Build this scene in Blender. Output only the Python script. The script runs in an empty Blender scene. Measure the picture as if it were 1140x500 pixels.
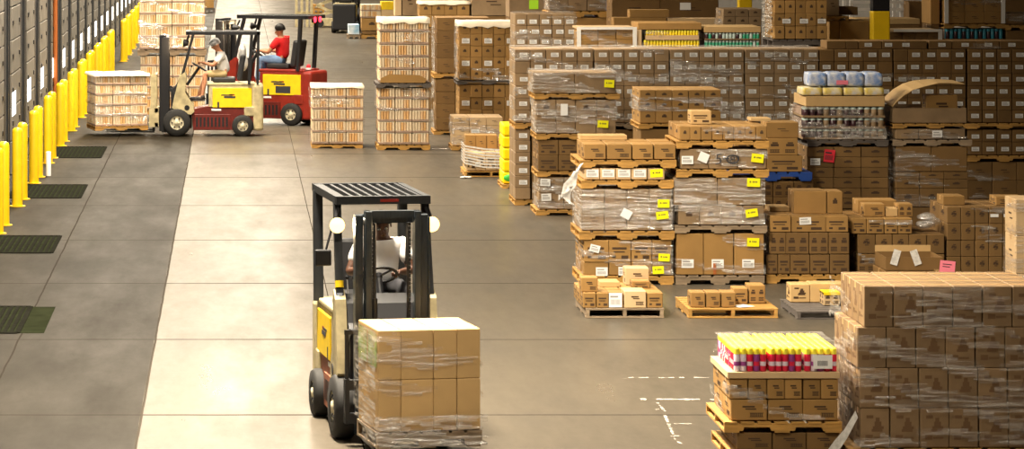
import bpy, bmesh, math, random
from mathutils import Vector, Matrix, noise

F, VX, VY, H = 3800.0, 262.0, -110.0, 4.9      # focal length in pixels, vanishing point of the aisle, camera height
R = random.Random(7)
scene = bpy.context.scene
COL = scene.collection

def gx(px, Y): return (px - VX) * Y / F
def gz(py, Y): return H - (py - VY) * Y / F
def gy(py): return F * H / (py - VY)

# ------------------------------------------------------------------ materials
def new_mat(name):
    m = bpy.data.materials.new(name); m.use_nodes = True
    nt = m.node_tree; nt.nodes.clear()
    out = nt.nodes.new('ShaderNodeOutputMaterial')
    return m, nt, out

def mat(name, col, rough=0.6, metal=0.0, spec=0.4, var=0.0, rnd=0.0, scale=6.0, stretch=(1, 1, 1), bump=0.0, alt=None, emit=None, coat=0.0):
    """Procedural principled material: base colour broken up by noise and a small shift per object."""
    m, nt, out = new_mat(name)
    N, L = nt.nodes, nt.links
    b = N.new('ShaderNodeBsdfPrincipled')
    b.inputs['Roughness'].default_value = rough
    b.inputs['Metallic'].default_value = metal
    b.inputs['Specular IOR Level'].default_value = spec
    if coat: b.inputs['Coat Weight'].default_value = coat
    L.new(b.outputs[0], out.inputs[0])
    tc = N.new('ShaderNodeTexCoord'); mp = N.new('ShaderNodeMapping')
    mp.inputs['Scale'].default_value = stretch
    L.new(tc.outputs['Object'], mp.inputs[0])
    no = N.new('ShaderNodeTexNoise'); no.inputs['Scale'].default_value = scale; no.inputs['Detail'].default_value = 5
    L.new(mp.outputs[0], no.inputs['Vector'])
    mix = N.new('ShaderNodeMix'); mix.data_type = 'RGBA'
    c2 = alt if alt else tuple(c * (1 - var) for c in col)
    mix.inputs['A'].default_value = (*col, 1); mix.inputs['B'].default_value = (*c2, 1)
    rp = N.new('ShaderNodeMapRange'); rp.inputs[1].default_value = 0.35; rp.inputs[2].default_value = 0.7
    L.new(no.outputs['Fac'], rp.inputs[0]); L.new(rp.outputs[0], mix.inputs['Factor'])
    last = mix.outputs['Result']
    if rnd:
        oi = N.new('ShaderNodeObjectInfo'); mr = N.new('ShaderNodeMapRange')
        mr.inputs[3].default_value = 1 - rnd; mr.inputs[4].default_value = 1 + rnd
        L.new(oi.outputs['Random'], mr.inputs[0])
        hs = N.new('ShaderNodeHueSaturation'); L.new(mr.outputs[0], hs.inputs['Value']); L.new(last, hs.inputs['Color'])
        last = hs.outputs[0]
    L.new(last, b.inputs['Base Color'])
    if bump:
        bp = N.new('ShaderNodeBump'); bp.inputs['Strength'].default_value = bump; bp.inputs['Distance'].default_value = 0.01
        L.new(no.outputs['Fac'], bp.inputs['Height']); L.new(bp.outputs[0], b.inputs['Normal'])
    if emit:
        b.inputs['Emission Color'].default_value = (*col, 1); b.inputs['Emission Strength'].default_value = emit
    return m

M = {}
M['card'] = mat('cardboard', (0.32, 0.180, 0.056), 0.75, var=0.18, rnd=0.16, scale=3, spec=0.25)
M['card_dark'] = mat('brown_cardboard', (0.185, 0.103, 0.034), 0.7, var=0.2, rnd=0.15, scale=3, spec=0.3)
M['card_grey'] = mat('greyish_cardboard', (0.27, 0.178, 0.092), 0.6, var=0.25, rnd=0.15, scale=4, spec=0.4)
M['card_mid'] = mat('mid_brown_cardboard', (0.23, 0.146, 0.073), 0.6, var=0.25, rnd=0.12, scale=4, spec=0.4)
M['card_light'] = mat('pale_cardboard', (0.58, 0.405, 0.22), 0.7, var=0.12, rnd=0.1, scale=3, spec=0.3)
M['card_tan'] = mat('tan_cardboard', (0.54, 0.355, 0.155), 0.7, var=0.12, rnd=0.05, scale=3, spec=0.3)
M['print'] = mat('brown_print', (0.055, 0.028, 0.011), 0.7)
M['soft_print'] = mat('faded_brown_print', (0.13, 0.07, 0.03), 0.7)
M['seam'] = mat('carton_seam', (0.20, 0.10, 0.035), 0.8)
M['tape'] = mat('packing_tape', (0.50, 0.30, 0.12), 0.3, spec=0.6)
M['paper'] = mat('white_paper', (0.80, 0.80, 0.78), 0.7, var=0.05)
M['ink'] = mat('black_ink', (0.03, 0.03, 0.035), 0.7)
M['greyink'] = mat('grey_print', (0.28, 0.27, 0.26), 0.7)
M['yellow_label'] = mat('yellow_label', (0.85, 0.80, 0.0), 0.6, var=0.05)
M['red_label'] = mat('red_label', (0.75, 0.03, 0.05), 0.6)
M['pink_label'] = mat('pink_label', (0.85, 0.22, 0.30), 0.6)
M['green_label'] = mat('green_label', (0.45, 0.85, 0.03), 0.6)
M['wood'] = mat('pallet_wood', (0.50, 0.27, 0.065), 0.8, var=0.4, rnd=0.15, scale=5, stretch=(1, 6, 6), bump=0.2)
M['wood_grey'] = mat('weathered_pallet_wood', (0.30, 0.22, 0.14), 0.85, var=0.4, rnd=0.15, scale=5, stretch=(1, 6, 6), bump=0.2)
M['wood_dark'] = mat('dark_pallet_wood', (0.12, 0.10, 0.085), 0.85, var=0.4, scale=5, stretch=(1, 6, 6), bump=0.2)
M['blue_wood'] = mat('blue_pallet_paint', (0.012, 0.06, 0.30), 0.6, var=0.3)
M['can_white'] = mat('pale_can_label', (0.74, 0.60, 0.41), 0.45, var=0.15, rnd=0.06, scale=20)
M['can_orange'] = mat('orange_can_label', (0.70, 0.42, 0.18), 0.45, var=0.2, rnd=0.08, scale=20)
M['can_tan'] = mat('tan_can_label', (0.72, 0.48, 0.26), 0.45, var=0.2, rnd=0.06, scale=20)
M['tray'] = mat('tray_cardboard', (0.36, 0.25, 0.18), 0.6, var=0.3, rnd=0.1, scale=12)
M['pad'] = mat('pale_top_sheet', (0.80, 0.70, 0.54), 0.5, var=0.1, rnd=0.05, scale=6)
M['whiteboard'] = mat('white_edge_board', (0.78, 0.76, 0.72), 0.6, var=0.08)
M['yellow'] = mat('yellow_bollard_paint', (0.80, 0.52, 0.005), 0.4, var=0.12, scale=4, spec=0.5)
M['black'] = mat('black_paint', (0.012, 0.012, 0.014), 0.4, spec=0.4)
M['steel_dark'] = mat('dark_steel', (0.024, 0.026, 0.029), 0.45, metal=0.2, var=0.3, scale=10)
M['mast_steel'] = mat('greased_mast_steel', (0.038, 0.048, 0.058), 0.36, metal=0.3, var=0.35, scale=14, stretch=(3, 3, 0.5))
M['steel'] = mat('bare_steel', (0.42, 0.41, 0.39), 0.35, metal=0.8, var=0.3, scale=10)
M['rubber'] = mat('tyre_rubber', (0.018, 0.017, 0.016), 0.75, var=0.3, scale=20)
M['cream'] = mat('cream_forklift_paint', (0.52, 0.44, 0.25), 0.5, var=0.45, scale=7)
M['fork_red'] = mat('dark_red_forklift_paint', (0.13, 0.012, 0.008), 0.45, var=0.35, scale=7)
M['fork_bright_red'] = mat('red_forklift_paint', (0.27, 0.020, 0.010), 0.45, var=0.3, scale=7)
M['fork_yellow'] = mat('yellow_battery_paint', (0.85, 0.58, 0.01), 0.45, var=0.15, scale=7)
M['rust'] = mat('rust_brown_paint', (0.30, 0.10, 0.05), 0.6, var=0.3, scale=7)
M['vinyl'] = mat('black_vinyl', (0.02, 0.02, 0.022), 0.5)
M['chrome'] = mat('wheel_hub_paint', (0.66, 0.60, 0.42), 0.45, var=0.3, scale=20)
M['glow'] = mat('lit_headlamp', (1.0, 0.66, 0.25), 0.3, emit=1.7)
M['redglow'] = mat('lit_tail_lamp', (1.0, 0.02, 0.04), 0.3, emit=4)
M['mirror'] = mat('dark_mirror', (0.03, 0.03, 0.03), 0.15)
M['skin_dark'] = mat('dark_skin', (0.085, 0.035, 0.018), 0.55, var=0.1)
M['skin'] = mat('skin', (0.48, 0.22, 0.12), 0.55, var=0.1)
M['white_cloth'] = mat('white_cotton', (0.82, 0.82, 0.82), 0.9, var=0.08, scale=12)
M['red_cloth'] = mat('red_cotton', (0.65, 0.012, 0.014), 0.9, var=0.15, scale=12)
M['khaki'] = mat('khaki_cotton', (0.50, 0.38, 0.19), 0.9, var=0.15, scale=12)
M['denim'] = mat('blue_denim', (0.17, 0.27, 0.45), 0.9, var=0.2, scale=20)
M['dark_cloth'] = mat('dark_trousers', (0.03, 0.03, 0.035), 0.9)
M['shoe'] = mat('dark_shoe', (0.025, 0.02, 0.018), 0.6)
M['hair_black'] = mat('black_hair', (0.010, 0.008, 0.007), 0.6)
M['hair_grey'] = mat('grey_hair', (0.45, 0.43, 0.40), 0.7, var=0.3, scale=60)
M['cap'] = mat('grey_cap', (0.32, 0.33, 0.34), 0.85)
M['cap_yellow'] = mat('yellow_cap_plastic', (0.92, 0.80, 0.06), 0.3, spec=0.5)
M['b_red'] = mat('red_canister_label', (0.62, 0.015, 0.05), 0.35, var=0.1, scale=20)
M['b_white'] = mat('white_canister_label', (0.72, 0.62, 0.70), 0.35, var=0.2, scale=40)
M['b_purple'] = mat('purple_canister_label', (0.30, 0.05, 0.25), 0.35, var=0.3, scale=40)
M['b_yellow'] = mat('yellow_bottle', (0.85, 0.62, 0.01), 0.35)
M['b_green'] = mat('green_can', (0.04, 0.36, 0.20), 0.35, var=0.3, scale=30)
M['b_silver'] = mat('pale_can', (0.50, 0.62, 0.58), 0.3, var=0.2, scale=30)
M['b_dark'] = mat('dark_bottle', (0.05, 0.02, 0.025), 0.25)
M['b_teal'] = mat('teal_bottle_cap', (0.03, 0.22, 0.30), 0.3)
M['pack_white'] = mat('white_plastic_pack', (0.80, 0.80, 0.80), 0.3, var=0.1, scale=12)
M['pack_blue'] = mat('blue_printed_plastic', (0.78, 0.79, 0.82), 0.3, alt=(0.10, 0.25, 0.62), scale=11)
M['pack_yellow'] = mat('yellow_printed_plastic', (0.78, 0.60, 0.12), 0.3, alt=(0.75, 0.72, 0.68), scale=14)
M['bag_yellow'] = mat('yellow_bag', (0.88, 0.66, 0.0), 0.4, var=0.1)
M['bag_green'] = mat('green_bag_patch', (0.05, 0.45, 0.05), 0.4)
M['door'] = mat('grey_dock_door', (0.17, 0.155, 0.13), 0.6, var=0.25, scale=2)
M['wall_dark'] = mat('dark_dock_wall', (0.045, 0.043, 0.040), 0.7, var=0.3, scale=2)
M['wall_pale'] = mat('pale_wall', (0.40, 0.37, 0.33), 0.8, var=0.15, scale=1)
M['pane'] = mat('daylit_pane', (0.92, 0.96, 1.0), 0.3, emit=1.6)
M['grate'] = mat('dark_grating', (0.013, 0.013, 0.010), 0.95, spec=0.0, var=0.3)
M['pit'] = mat('green_grey_pit_plate', (0.018, 0.021, 0.011), 0.95, spec=0.0, var=0.4, scale=4)
M['orange_pipe'] = mat('orange_pipe', (0.35, 0.10, 0.02), 0.5)
M['blue_rack'] = mat('blue_rack_paint', (0.06, 0.05, 0.28), 0.5)
M['white_paint'] = mat('worn_white_floor_paint', (0.55, 0.50, 0.42), 0.6, var=0.5, scale=25)
M['pack_green'] = mat('green_print', (0.28, 0.42, 0.12), 0.6, alt=(0.55, 0.38, 0.17), scale=5)
M['blue_box'] = mat('blue_and_white_box', (0.80, 0.84, 0.86), 0.5, alt=(0.06, 0.33, 0.55), scale=3)

def film_mat(name, haze, scale=9.0):
    """Clear stretch film: mostly transparent, glossy, with cloudy creases where it bunches up."""
    m, nt, out = new_mat(name); N, L = nt.nodes, nt.links
    tr = N.new('ShaderNodeBsdfTransparent'); tr.inputs[0].default_value = (0.96, 0.95, 0.94, 1)
    gl = N.new('ShaderNodeBsdfGlossy'); gl.inputs['Roughness'].default_value = 0.16; gl.inputs[0].default_value = (1, 1, 1, 1)
    df = N.new('ShaderNodeBsdfDiffuse'); df.inputs[0].default_value = (0.72, 0.68, 0.62, 1)
    tc = N.new('ShaderNodeTexCoord'); mp = N.new('ShaderNodeMapping'); mp.inputs['Scale'].default_value = (0.55, 0.55, 7.0)
    L.new(tc.outputs['Object'], mp.inputs[0])
    no = N.new('ShaderNodeTexNoise'); no.inputs['Scale'].default_value = scale * 0.5; no.inputs['Detail'].default_value = 6; no.inputs['Distortion'].default_value = 0.8
    L.new(mp.outputs[0], no.inputs['Vector'])
    bp = N.new('ShaderNodeBump'); bp.inputs['Strength'].default_value = 1.0; bp.inputs['Distance'].default_value = 0.06
    L.new(no.outputs['Fac'], bp.inputs['Height']); L.new(bp.outputs[0], gl.inputs['Normal'])
    mr = N.new('ShaderNodeMapRange'); mr.inputs[1].default_value = 0.42; mr.inputs[2].default_value = 0.75
    mr.inputs[3].default_value = haze * 0.2; mr.inputs[4].default_value = min(1, haze * 2.2)
    L.new(no.outputs['Fac'], mr.inputs[0])
    a = N.new('ShaderNodeMixShader'); a.inputs[0].default_value = 0.5
    a.inputs[0].default_value = 0.42; L.new(gl.outputs[0], a.inputs[1]); L.new(df.outputs[0], a.inputs[2])
    b = N.new('ShaderNodeMixShader'); L.new(mr.outputs[0], b.inputs[0])
    L.new(tr.outputs[0], b.inputs[1]); L.new(a.outputs[0], b.inputs[2])
    L.new(b.outputs[0], out.inputs[0])
    return m
M['film_rope'] = mat('white_bunched_film', (0.70, 0.68, 0.64), 0.35, var=0.3, scale=30, spec=0.5)
M['film'] = film_mat('clear_stretch_film', 0.30)
M['film_heavy'] = film_mat('cloudy_stretch_film', 0.55)

def floor_mat(name, c1, c2, r0, r1, joints, spec=0.28):
    m, nt, out = new_mat(name); N, L = nt.nodes, nt.links
    b = N.new('ShaderNodeBsdfPrincipled'); L.new(b.outputs[0], out.inputs[0])
    b.inputs['Specular IOR Level'].default_value = spec
    tc = N.new('ShaderNodeTexCoord')
    n1 = N.new('ShaderNodeTexNoise'); n1.inputs['Scale'].default_value = 0.7; n1.inputs['Detail'].default_value = 8; n1.inputs['Roughness'].default_value = 0.65
    n2 = N.new('ShaderNodeTexNoise'); n2.inputs['Scale'].default_value = 9; n2.inputs['Detail'].default_value = 6
    mp = N.new('ShaderNodeMapping'); mp.inputs['Scale'].default_value = (1.6, 0.35, 1)
    L.new(tc.outputs['Object'], mp.inputs[0])
    L.new(mp.outputs[0], n1.inputs['Vector']); L.new(tc.outputs['Object'], n2.inputs['Vector'])
    ad = N.new('ShaderNodeMath'); ad.operation = 'MULTIPLY_ADD'; ad.inputs[1].default_value = 0.35
    L.new(n2.outputs['Fac'], ad.inputs[0]); L.new(n1.outputs['Fac'], ad.inputs[2])
    mr = N.new('ShaderNodeMapRange'); mr.inputs[1].default_value = 0.45; mr.inputs[2].default_value = 0.95; L.new(ad.outputs[0], mr.inputs[0])
    mix = N.new('ShaderNodeMix'); mix.data_type = 'RGBA'; mix.inputs['A'].default_value = (*c1, 1); mix.inputs['B'].default_value = (*c2, 1)
    L.new(mr.outputs[0], mix.inputs['Factor'])
    last = mix.outputs['Result']; dull = None
    rr = N.new('ShaderNodeMapRange'); rr.inputs[1].default_value = .3; rr.inputs[2].default_value = .7; rr.inputs[3].default_value = r0; rr.inputs[4].default_value = r1; L.new(n1.outputs['Fac'], rr.inputs[0])
    sp = N.new('ShaderNodeSeparateXYZ'); L.new(tc.outputs['Object'], sp.inputs[0])
    wob = N.new('ShaderNodeTexNoise'); wob.inputs['Scale'].default_value = 0.8; wob.inputs['Detail'].default_value = 6
    L.new(tc.outputs['Object'], wob.inputs['Vector'])
    def line(sock, pos, width, amp, period=None):
        nonlocal last, dull
        w = N.new('ShaderNodeMath'); w.operation = 'MULTIPLY_ADD'; w.inputs[1].default_value = amp; w.inputs[2].default_value = -amp / 2 - pos
        L.new(wob.outputs['Fac'], w.inputs[0])
        s = N.new('ShaderNodeMath'); s.operation = 'ADD'; L.new(sock, s.inputs[0]); L.new(w.outputs[0], s.inputs[1])
        o = s.outputs[0]
        if period:
            pm = N.new('ShaderNodeMath'); pm.operation = 'PINGPONG'; pm.inputs[1].default_value = period / 2
            L.new(o, pm.inputs[0]); o = pm.outputs[0]
        else:
            ab = N.new('ShaderNodeMath'); ab.operation = 'ABSOLUTE'; L.new(o, ab.inputs[0]); o = ab.outputs[0]
        lt = N.new('ShaderNodeMath'); lt.operation = 'LESS_THAN'; lt.inputs[1].default_value = width / 2; L.new(o, lt.inputs[0])
        k = N.new('ShaderNodeMath'); k.operation = 'MULTIPLY'; k.inputs[1].default_value = 0.75; L.new(lt.outputs[0], k.inputs[0])
        mx = N.new('ShaderNodeMix'); mx.data_type = 'RGBA'; mx.inputs['B'].default_value = (0.035, 0.03, 0.025, 1)
        if dull is None: dull = lt.outputs[0]
        else:
            mm = N.new('ShaderNodeMath'); mm.operation = 'MAXIMUM'; L.new(dull, mm.inputs[0]); L.new(lt.outputs[0], mm.inputs[1]); dull = mm.outputs[0]
        L.new(k.outputs[0], mx.inputs['Factor']); L.new(last, mx.inputs['A']); last = mx.outputs['Result']
    for axis, pos, width, amp, period in joints:
        line(sp.outputs[axis], pos, width, amp, period)
    # the saw cuts are rough and matt
    mxr = N.new('ShaderNodeMath'); mxr.operation = 'MAXIMUM'; L.new(rr.outputs[0], mxr.inputs[0]); L.new(dull, mxr.inputs[1]); L.new(mxr.outputs[0], b.inputs['Roughness'])
    inv = N.new('ShaderNodeMapRange'); inv.inputs[3].default_value = spec; inv.inputs[4].default_value = 0.0; L.new(dull, inv.inputs[0]); L.new(inv.outputs[0], b.inputs['Specular IOR Level'])
    L.new(last, b.inputs['Base Color'])
    bp = N.new('ShaderNodeBump'); bp.inputs['Strength'].default_value = 0.015; bp.inputs['Distance'].default_value = 0.02
    L.new(n1.outputs['Fac'], bp.inputs['Height']); L.new(bp.outputs[0], b.inputs['Normal'])
    return m

# ------------------------------------------------------------------ mesh builder
class MB:
    def __init__(s): s.v, s.f, s.m, s.mats, s.sm = [], [], [], [], []
    def mi(s, m):
        if m not in s.mats: s.mats.append(m)
        return s.mats.index(m)
    def add(s, vs, fs, m, smooth=False):
        b = len(s.v); s.v += [tuple(v) for v in vs]; k = s.mi(m)
        for f in fs: s.f.append(tuple(b + i for i in f)); s.m.append(k); s.sm.append(smooth)
        return s
    def box(s, x0, x1, y0, y1, z0, z1, m, bev=0.0, M4=None):
        if bev:
            bm = bmesh.new(); bmesh.ops.create_cube(bm, size=1)
            for v in bm.verts: v.co = Vector(((x0 + x1) / 2 + v.co.x * (x1 - x0), (y0 + y1) / 2 + v.co.y * (y1 - y0), (z0 + z1) / 2 + v.co.z * (z1 - z0)))
            bmesh.ops.bevel(bm, geom=list(bm.edges), offset=bev, segments=2 if bev > 0.01 else 1, affect='EDGES', profile=0.5)
            bm.verts.index_update()
            vs = [v.co.copy() for v in bm.verts]; fs = [[v.index for v in f.verts] for f in bm.faces]; bm.free()
        else:
            vs = [Vector((x, y, z)) for z in (z0, z1) for y in (y0, y1) for x in (x0, x1)]
            fs = [(0, 2, 3, 1), (4, 5, 7, 6), (0, 1, 5, 4), (2, 6, 7, 3), (0, 4, 6, 2), (1, 3, 7, 5)]
        if M4: vs = [M4 @ v for v in vs]
        return s.add(vs, fs, m)
    def quad(s, a, b, c, d, m): return s.add([a, b, c, d], [(0, 1, 2, 3)], m)
    def cyl(s, p0, p1, r0, m, r1=None, n=14, smooth=True, caps=True):
        p0, p1 = Vector(p0), Vector(p1); r1 = r0 if r1 is None else r1
        d = (p1 - p0).normalized(); u = d.orthogonal().normalized(); w = d.cross(u)
        vs = []
        for p, r in ((p0, r0), (p1, r1)):
            for k in range(n):
                a = 2 * math.pi * k / n; vs.append(p + u * (r * math.cos(a)) + w * (r * math.sin(a)))
        s.add(vs, [(k, (k + 1) % n, n + (k + 1) % n, n + k) for k in range(n)], m, smooth)
        if caps: s.add(vs, [tuple(range(n - 1, -1, -1)), tuple(range(n, 2 * n))], m)
        return s
    def tube(s, pts, r, m, n=8):
        for a, b in zip(pts, pts[1:]): s.cyl(a, b, r, m, n=n)
        for p in pts[1:-1]: s.ball(p, (r, r, r), m, 8, 5)
        return s
    def bar(s, p0, p1, w, t, m, up=(0, 0, 1)):
        """square-section bar from p0 to p1, w across, t along the other side"""
        p0, p1 = Vector(p0), Vector(p1); d = (p1 - p0).normalized()
        u = d.cross(Vector(up)); u = u.normalized() if u.length > 1e-4 else Vector((0, 1, 0)); n = u.cross(d).normalized()
        vs = [p + u * (a * w / 2) + n * (b * t / 2) for p in (p0, p1) for a, b in ((-1, -1), (1, -1), (1, 1), (-1, 1))]
        return s.add(vs, [(3, 2, 1, 0), (4, 5, 6, 7), (0, 1, 5, 4), (1, 2, 6, 5), (2, 3, 7, 6), (3, 0, 4, 7)], m)
    def lathe(s, prof, c, axis, m, n=24):
        """profile [(radius, height)] turned about axis through c"""
        c = Vector(c); d = Vector(axis).normalized(); u = d.orthogonal().normalized(); w = d.cross(u)
        vs = [c + d * h + u * (r * math.cos(2 * math.pi * k / n)) + w * (r * math.sin(2 * math.pi * k / n)) for r, h in prof for k in range(n)]
        fs = [(i * n + k, i * n + (k + 1) % n, (i + 1) * n + (k + 1) % n, (i + 1) * n + k) for i in range(len(prof) - 1) for k in range(n)]
        return s.add(vs, fs, m, True)
    def torus(s, c, axis, Rr, r, m, n=24, k=8):
        prof = [(Rr + r * math.cos(2 * math.pi * j / k), r * math.sin(2 * math.pi * j / k)) for j in range(k + 1)]
        return s.lathe(prof, c, axis, m, n)
    def ball(s, c, rad, m, n=14, k=9, M4=None):
        vs, fs = [], []
        for j in range(k + 1):
            t = math.pi * j / k
            for i in range(n):
                a = 2 * math.pi * i / n
                p = Vector((rad[0] * math.sin(t) * math.cos(a), rad[1] * math.sin(t) * math.sin(a), rad[2] * math.cos(t)))
                vs.append((M4 @ p if M4 else p) + Vector(c))
        fs = [(j * n + i, (j + 1) * n + i, (j + 1) * n + (i + 1) % n, j * n + (i + 1) % n) for j in range(k) for i in range(n)]
        return s.add(vs, fs, m, True)
    def prism(s, poly, y0, y1, m):
        """polygon in x,z extruded along y"""
        n = len(poly)
        vs = [Vector((x, y0, z)) for x, z in poly] + [Vector((x, y1, z)) for x, z in poly]
        return s.add(vs, [tuple(range(n)), tuple(range(2 * n - 1, n - 1, -1))] + [((k + 1) % n, k, n + k, n + (k + 1) % n) for k in range(n)], m)
    def mesh(s, name):
        me = bpy.data.meshes.new(name); me.from_pydata([tuple(v) for v in s.v], [], s.f)
        for m in s.mats: me.materials.append(M[m] if isinstance(m, str) else m)
        me.polygons.foreach_set('material_index', s.m); me.polygons.foreach_set('use_smooth', s.sm)
        me.validate(); me.update(); return me
    def build(s, name, parent=None): return link(name, s.mesh(name), parent)

def link(name, me, parent=None):
    o = bpy.data.objects.new(name, me); COL.objects.link(o)
    if parent: o.parent = parent
    return o
def tag(o, label, cat, group=None, kind=None):
    o['label'] = label; o['category'] = cat
    if group: o['group'] = group
    if kind: o['kind'] = kind
    return o
def empty(name, loc=(0, 0, 0), rz=0.0, scale=1.0):
    o = bpy.data.objects.new(name, None); COL.objects.link(o)
    o.location = loc; o.rotation_euler = (0, 0, rz); o.scale = (scale,) * 3; o.empty_display_size = 0.2
    return o
def struct(o): o['kind'] = 'structure'; return o

FR = Matrix.Identity(4)            # frame in which stacks are laid out (rotated for loads that stand askew)
def put(o, x, y, z, rz=0.0):
    o.location = FR @ Vector((x, y, z)); o.rotation_euler = (0, 0, FR.to_euler().z + rz)
    return o

ORD = ['first', 'second', 'third', 'fourth', 'fifth', 'sixth', 'seventh', 'eighth', 'ninth', 'tenth', 'eleventh', 'twelfth']
def col_word(i, n):
    if n == 1: return ''
    if i == 0: return 'leftmost'
    if i == n - 1: return 'rightmost'
    if n == 3: return 'middle'
    return ORD[i] + ' from left'
def row_word(j, n):
    if n == 1: return ''
    if j == n - 1: return 'top layer'
    if j == 0: return 'bottom layer'
    if n == 3: return 'middle layer'
    return ORD[j] + ' layer up'
def mk_label(look, i, nc, j, nr, d, nd, where):
    bits = [b for b in (col_word(i, nc), row_word(j, nr)) if b]
    pre = '' if d == 0 else ('rear ' if d == nd - 1 else ('mid-depth ' if nd == 3 else ('second-row ', 'third-row ')[d - 1]))
    return f"{pre}{look}, {', '.join(bits)}, {where}" if bits else f"{pre}{look}, {where}"

# ------------------------------------------------------------------ cartons
MESH = {}
def marks(b, kind, w, h, yf, pr, side=False):
    """printed marks on a face: (u along the face, v up) drawn 1.5 mm proud"""
    def q(u0, v0, u1, v1, m):
        if side: b.quad((yf, -u0 * w, v0 * h), (yf, -u1 * w, v0 * h), (yf, -u1 * w, v1 * h), (yf, -u0 * w, v1 * h), m)
        else: b.quad((u0 * w, yf, v0 * h), (u1 * w, yf, v0 * h), (u1 * w, yf, v1 * h), (u0 * w, yf, v1 * h), m)
    if kind == 'logo':
        q(-.20, .52, -.02, .60, pr); q(-.16, .60, .06, .68, pr); q(0, .50, .18, .64, pr); q(-.10, .42, .12, .47, pr)
        q(-.06, .70, .14, .76, pr)
    elif kind == 'barcode':
        q(-.18, .62, .16, .70, pr); q(-.10, .52, .20, .58, pr)
        q(.02, .16, .40, .19, pr); q(.02, .34, .40, .37, pr)
        for k in range(7): q(.04 + k * .05, .19, .07 + k * .05, .34, pr)
    elif kind == 'emblem':
        q(-.30, .74, -.06, .82, pr); q(-.34, .20, -.08, .32, pr); q(-.06, .22, .30, .27, pr)
        q(-.12, .40, .26, .47, pr); q(-.08, .47, .30, .54, pr); q(-.02, .54, .22, .66, pr); q(.02, .66, .16, .76, pr)
    elif kind == 'text':
        q(-.36, .58, .30, .68, pr); q(-.30, .44, .22, .50, pr); q(.06, .14, .38, .30, pr); q(-.36, .18, -.2, .3, pr)
    elif kind == 'twin':
        for c in (-.25, .25):
            q(c - .13, .52, c + .13, .66, pr); q(c - .08, .68, c + .10, .76, pr)
            q(c - .16, .14, c + .16, .18, pr); q(c - .16, .30, c + .16, .34, pr)
            for k in range(6): q(c - .15 + k * .052, .18, c - .12 + k * .052, .30, pr)
    elif kind == 'mark':
        q(-.14, .45, .16, .62, pr); q(-.06, .62, .10, .70, pr)
    elif kind == 'faint':
        q(-.15, .55, .10, .60, pr); q(-.05, .42, .2, .46, pr)

def carton_mesh(w, d, h, kind, m, side=True, tape=True, pr='print'):
    key = (round(w, 2), round(d, 2), round(h, 3), kind, m, side, tape, pr)
    if key not in MESH:
        b = MB(); b.box(-w / 2, w / 2, -d / 2, d / 2, 0, h, m, bev=min(0.006, h * .05))
        if tape:
            b.box(-w / 2 + .004, w / 2 - .004, -.025, .025, h - .002, h + .001, 'tape')
            for s in (-1, 1): b.box(s * w / 2 - .001, s * w / 2 + .001, -.025, .025, h - .06, h - .004, 'tape')
        marks(b, kind, w, h, -d / 2 - .0015, pr)
        if side:
            marks(b, kind, d, h, -w / 2 - .0015, pr, True)
        MESH[key] = b.mesh('carton')
    return MESH[key]

def tray_mesh(w, d, h, seed):
    """cardboard tray of tall cans: low tray lip, cans standing all round the edge, a slack top sheet"""
    key = ('tray', round(w, 2), round(d, 2), round(h, 3), seed)
    if key not in MESH:
        r = random.Random(seed); b = MB()
        lip = h * 0.22
        b.box(-w / 2, w / 2, -d / 2, d / 2, 0, lip, 'tray', bev=.008)
        n = max(3, round(w / 0.052)); rad = w / n / 2 * .985
        m2 = max(3, round(d / 0.052)); rad2 = d / m2 / 2 * .97
        pick = lambda: r.choice(['can_white', 'can_white', 'can_orange', 'can_tan', 'can_white', 'can_orange'])
        for i in range(n):
            x = -w / 2 + (i + .5) * w / n
            for y in (-d / 2 + rad + .004, d / 2 - rad - .004): b.cyl((x, y, lip * .6), (x, y, h * .95), rad, pick(), n=8)
        for i in range(1, m2 - 1):
            y = -d / 2 + (i + .5) * d / m2
            for x in (-w / 2 + rad2 + .004, w / 2 - rad2 - .004): b.cyl((x, y, lip * .6), (x, y, h * .95), rad2, pick(), n=8)
        b.box(-w / 2 + .012, w / 2 - .012, -d / 2 + .012, d / 2 - .012, h * .95, h * .99, 'pad')
        MESH[key] = b.mesh('tray_pack')
    return MESH[key]

def label_mesh(w, h, m, lines=True):
    key = ('label', round(w, 3), round(h, 3), m, lines)
    if key not in MESH:
        b = MB(); b.box(-w / 2, w / 2, -.0012, .0, -h / 2, h / 2, m)
        y = -.0022
        ink = 'ink' if m != 'paper' else 'greyink'
        if m == 'yellow_label':      # short printed line
            b.quad((-w * .3, y, -h * .02), (-w * .2, y, -h * .02), (-w * .2, y, h * .16), (-w * .3, y, h * .16), ink)
            for k in range(4): b.quad((-w * .08 + k * w * .1, y, -h * .02), (-w * .015 + k * w * .1, y, -h * .02), (-w * .015 + k * w * .1, y, h * .16), (-w * .08 + k * w * .1, y, h * .16), ink)
        elif lines:
            b.quad((-w * .4, y, h * .18), (w * .2, y, h * .18), (w * .2, y, h * .3), (-w * .4, y, h * .3), ink)
            for k in range(9): b.quad((-w * .38 + k * w * .085, y, -h * .32), (-w * .335 + k * w * .085, y, -h * .32), (-w * .335 + k * w * .085, y, h * .05), (-w * .38 + k * w * .085, y, h * .05), ink)
        MESH[key] = b.mesh('paper_label')
    return MESH[key]

def stick(carton, m, u, v, w, h, tilt=0.0, dims=None, lab=None, out=.003, name='paper_label', lines=True):
    """label stuck on a carton's front; u, v from -.5..+.5 and 0..1"""
    cw, cd, ch = dims
    o = link(name, label_mesh(w, h, m, lines), carton)
    o.location = (u * cw, -cd / 2 - out, v * ch); o.rotation_euler = (0, tilt, 0)
    if lab: o['label'] = lab
    return o

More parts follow.
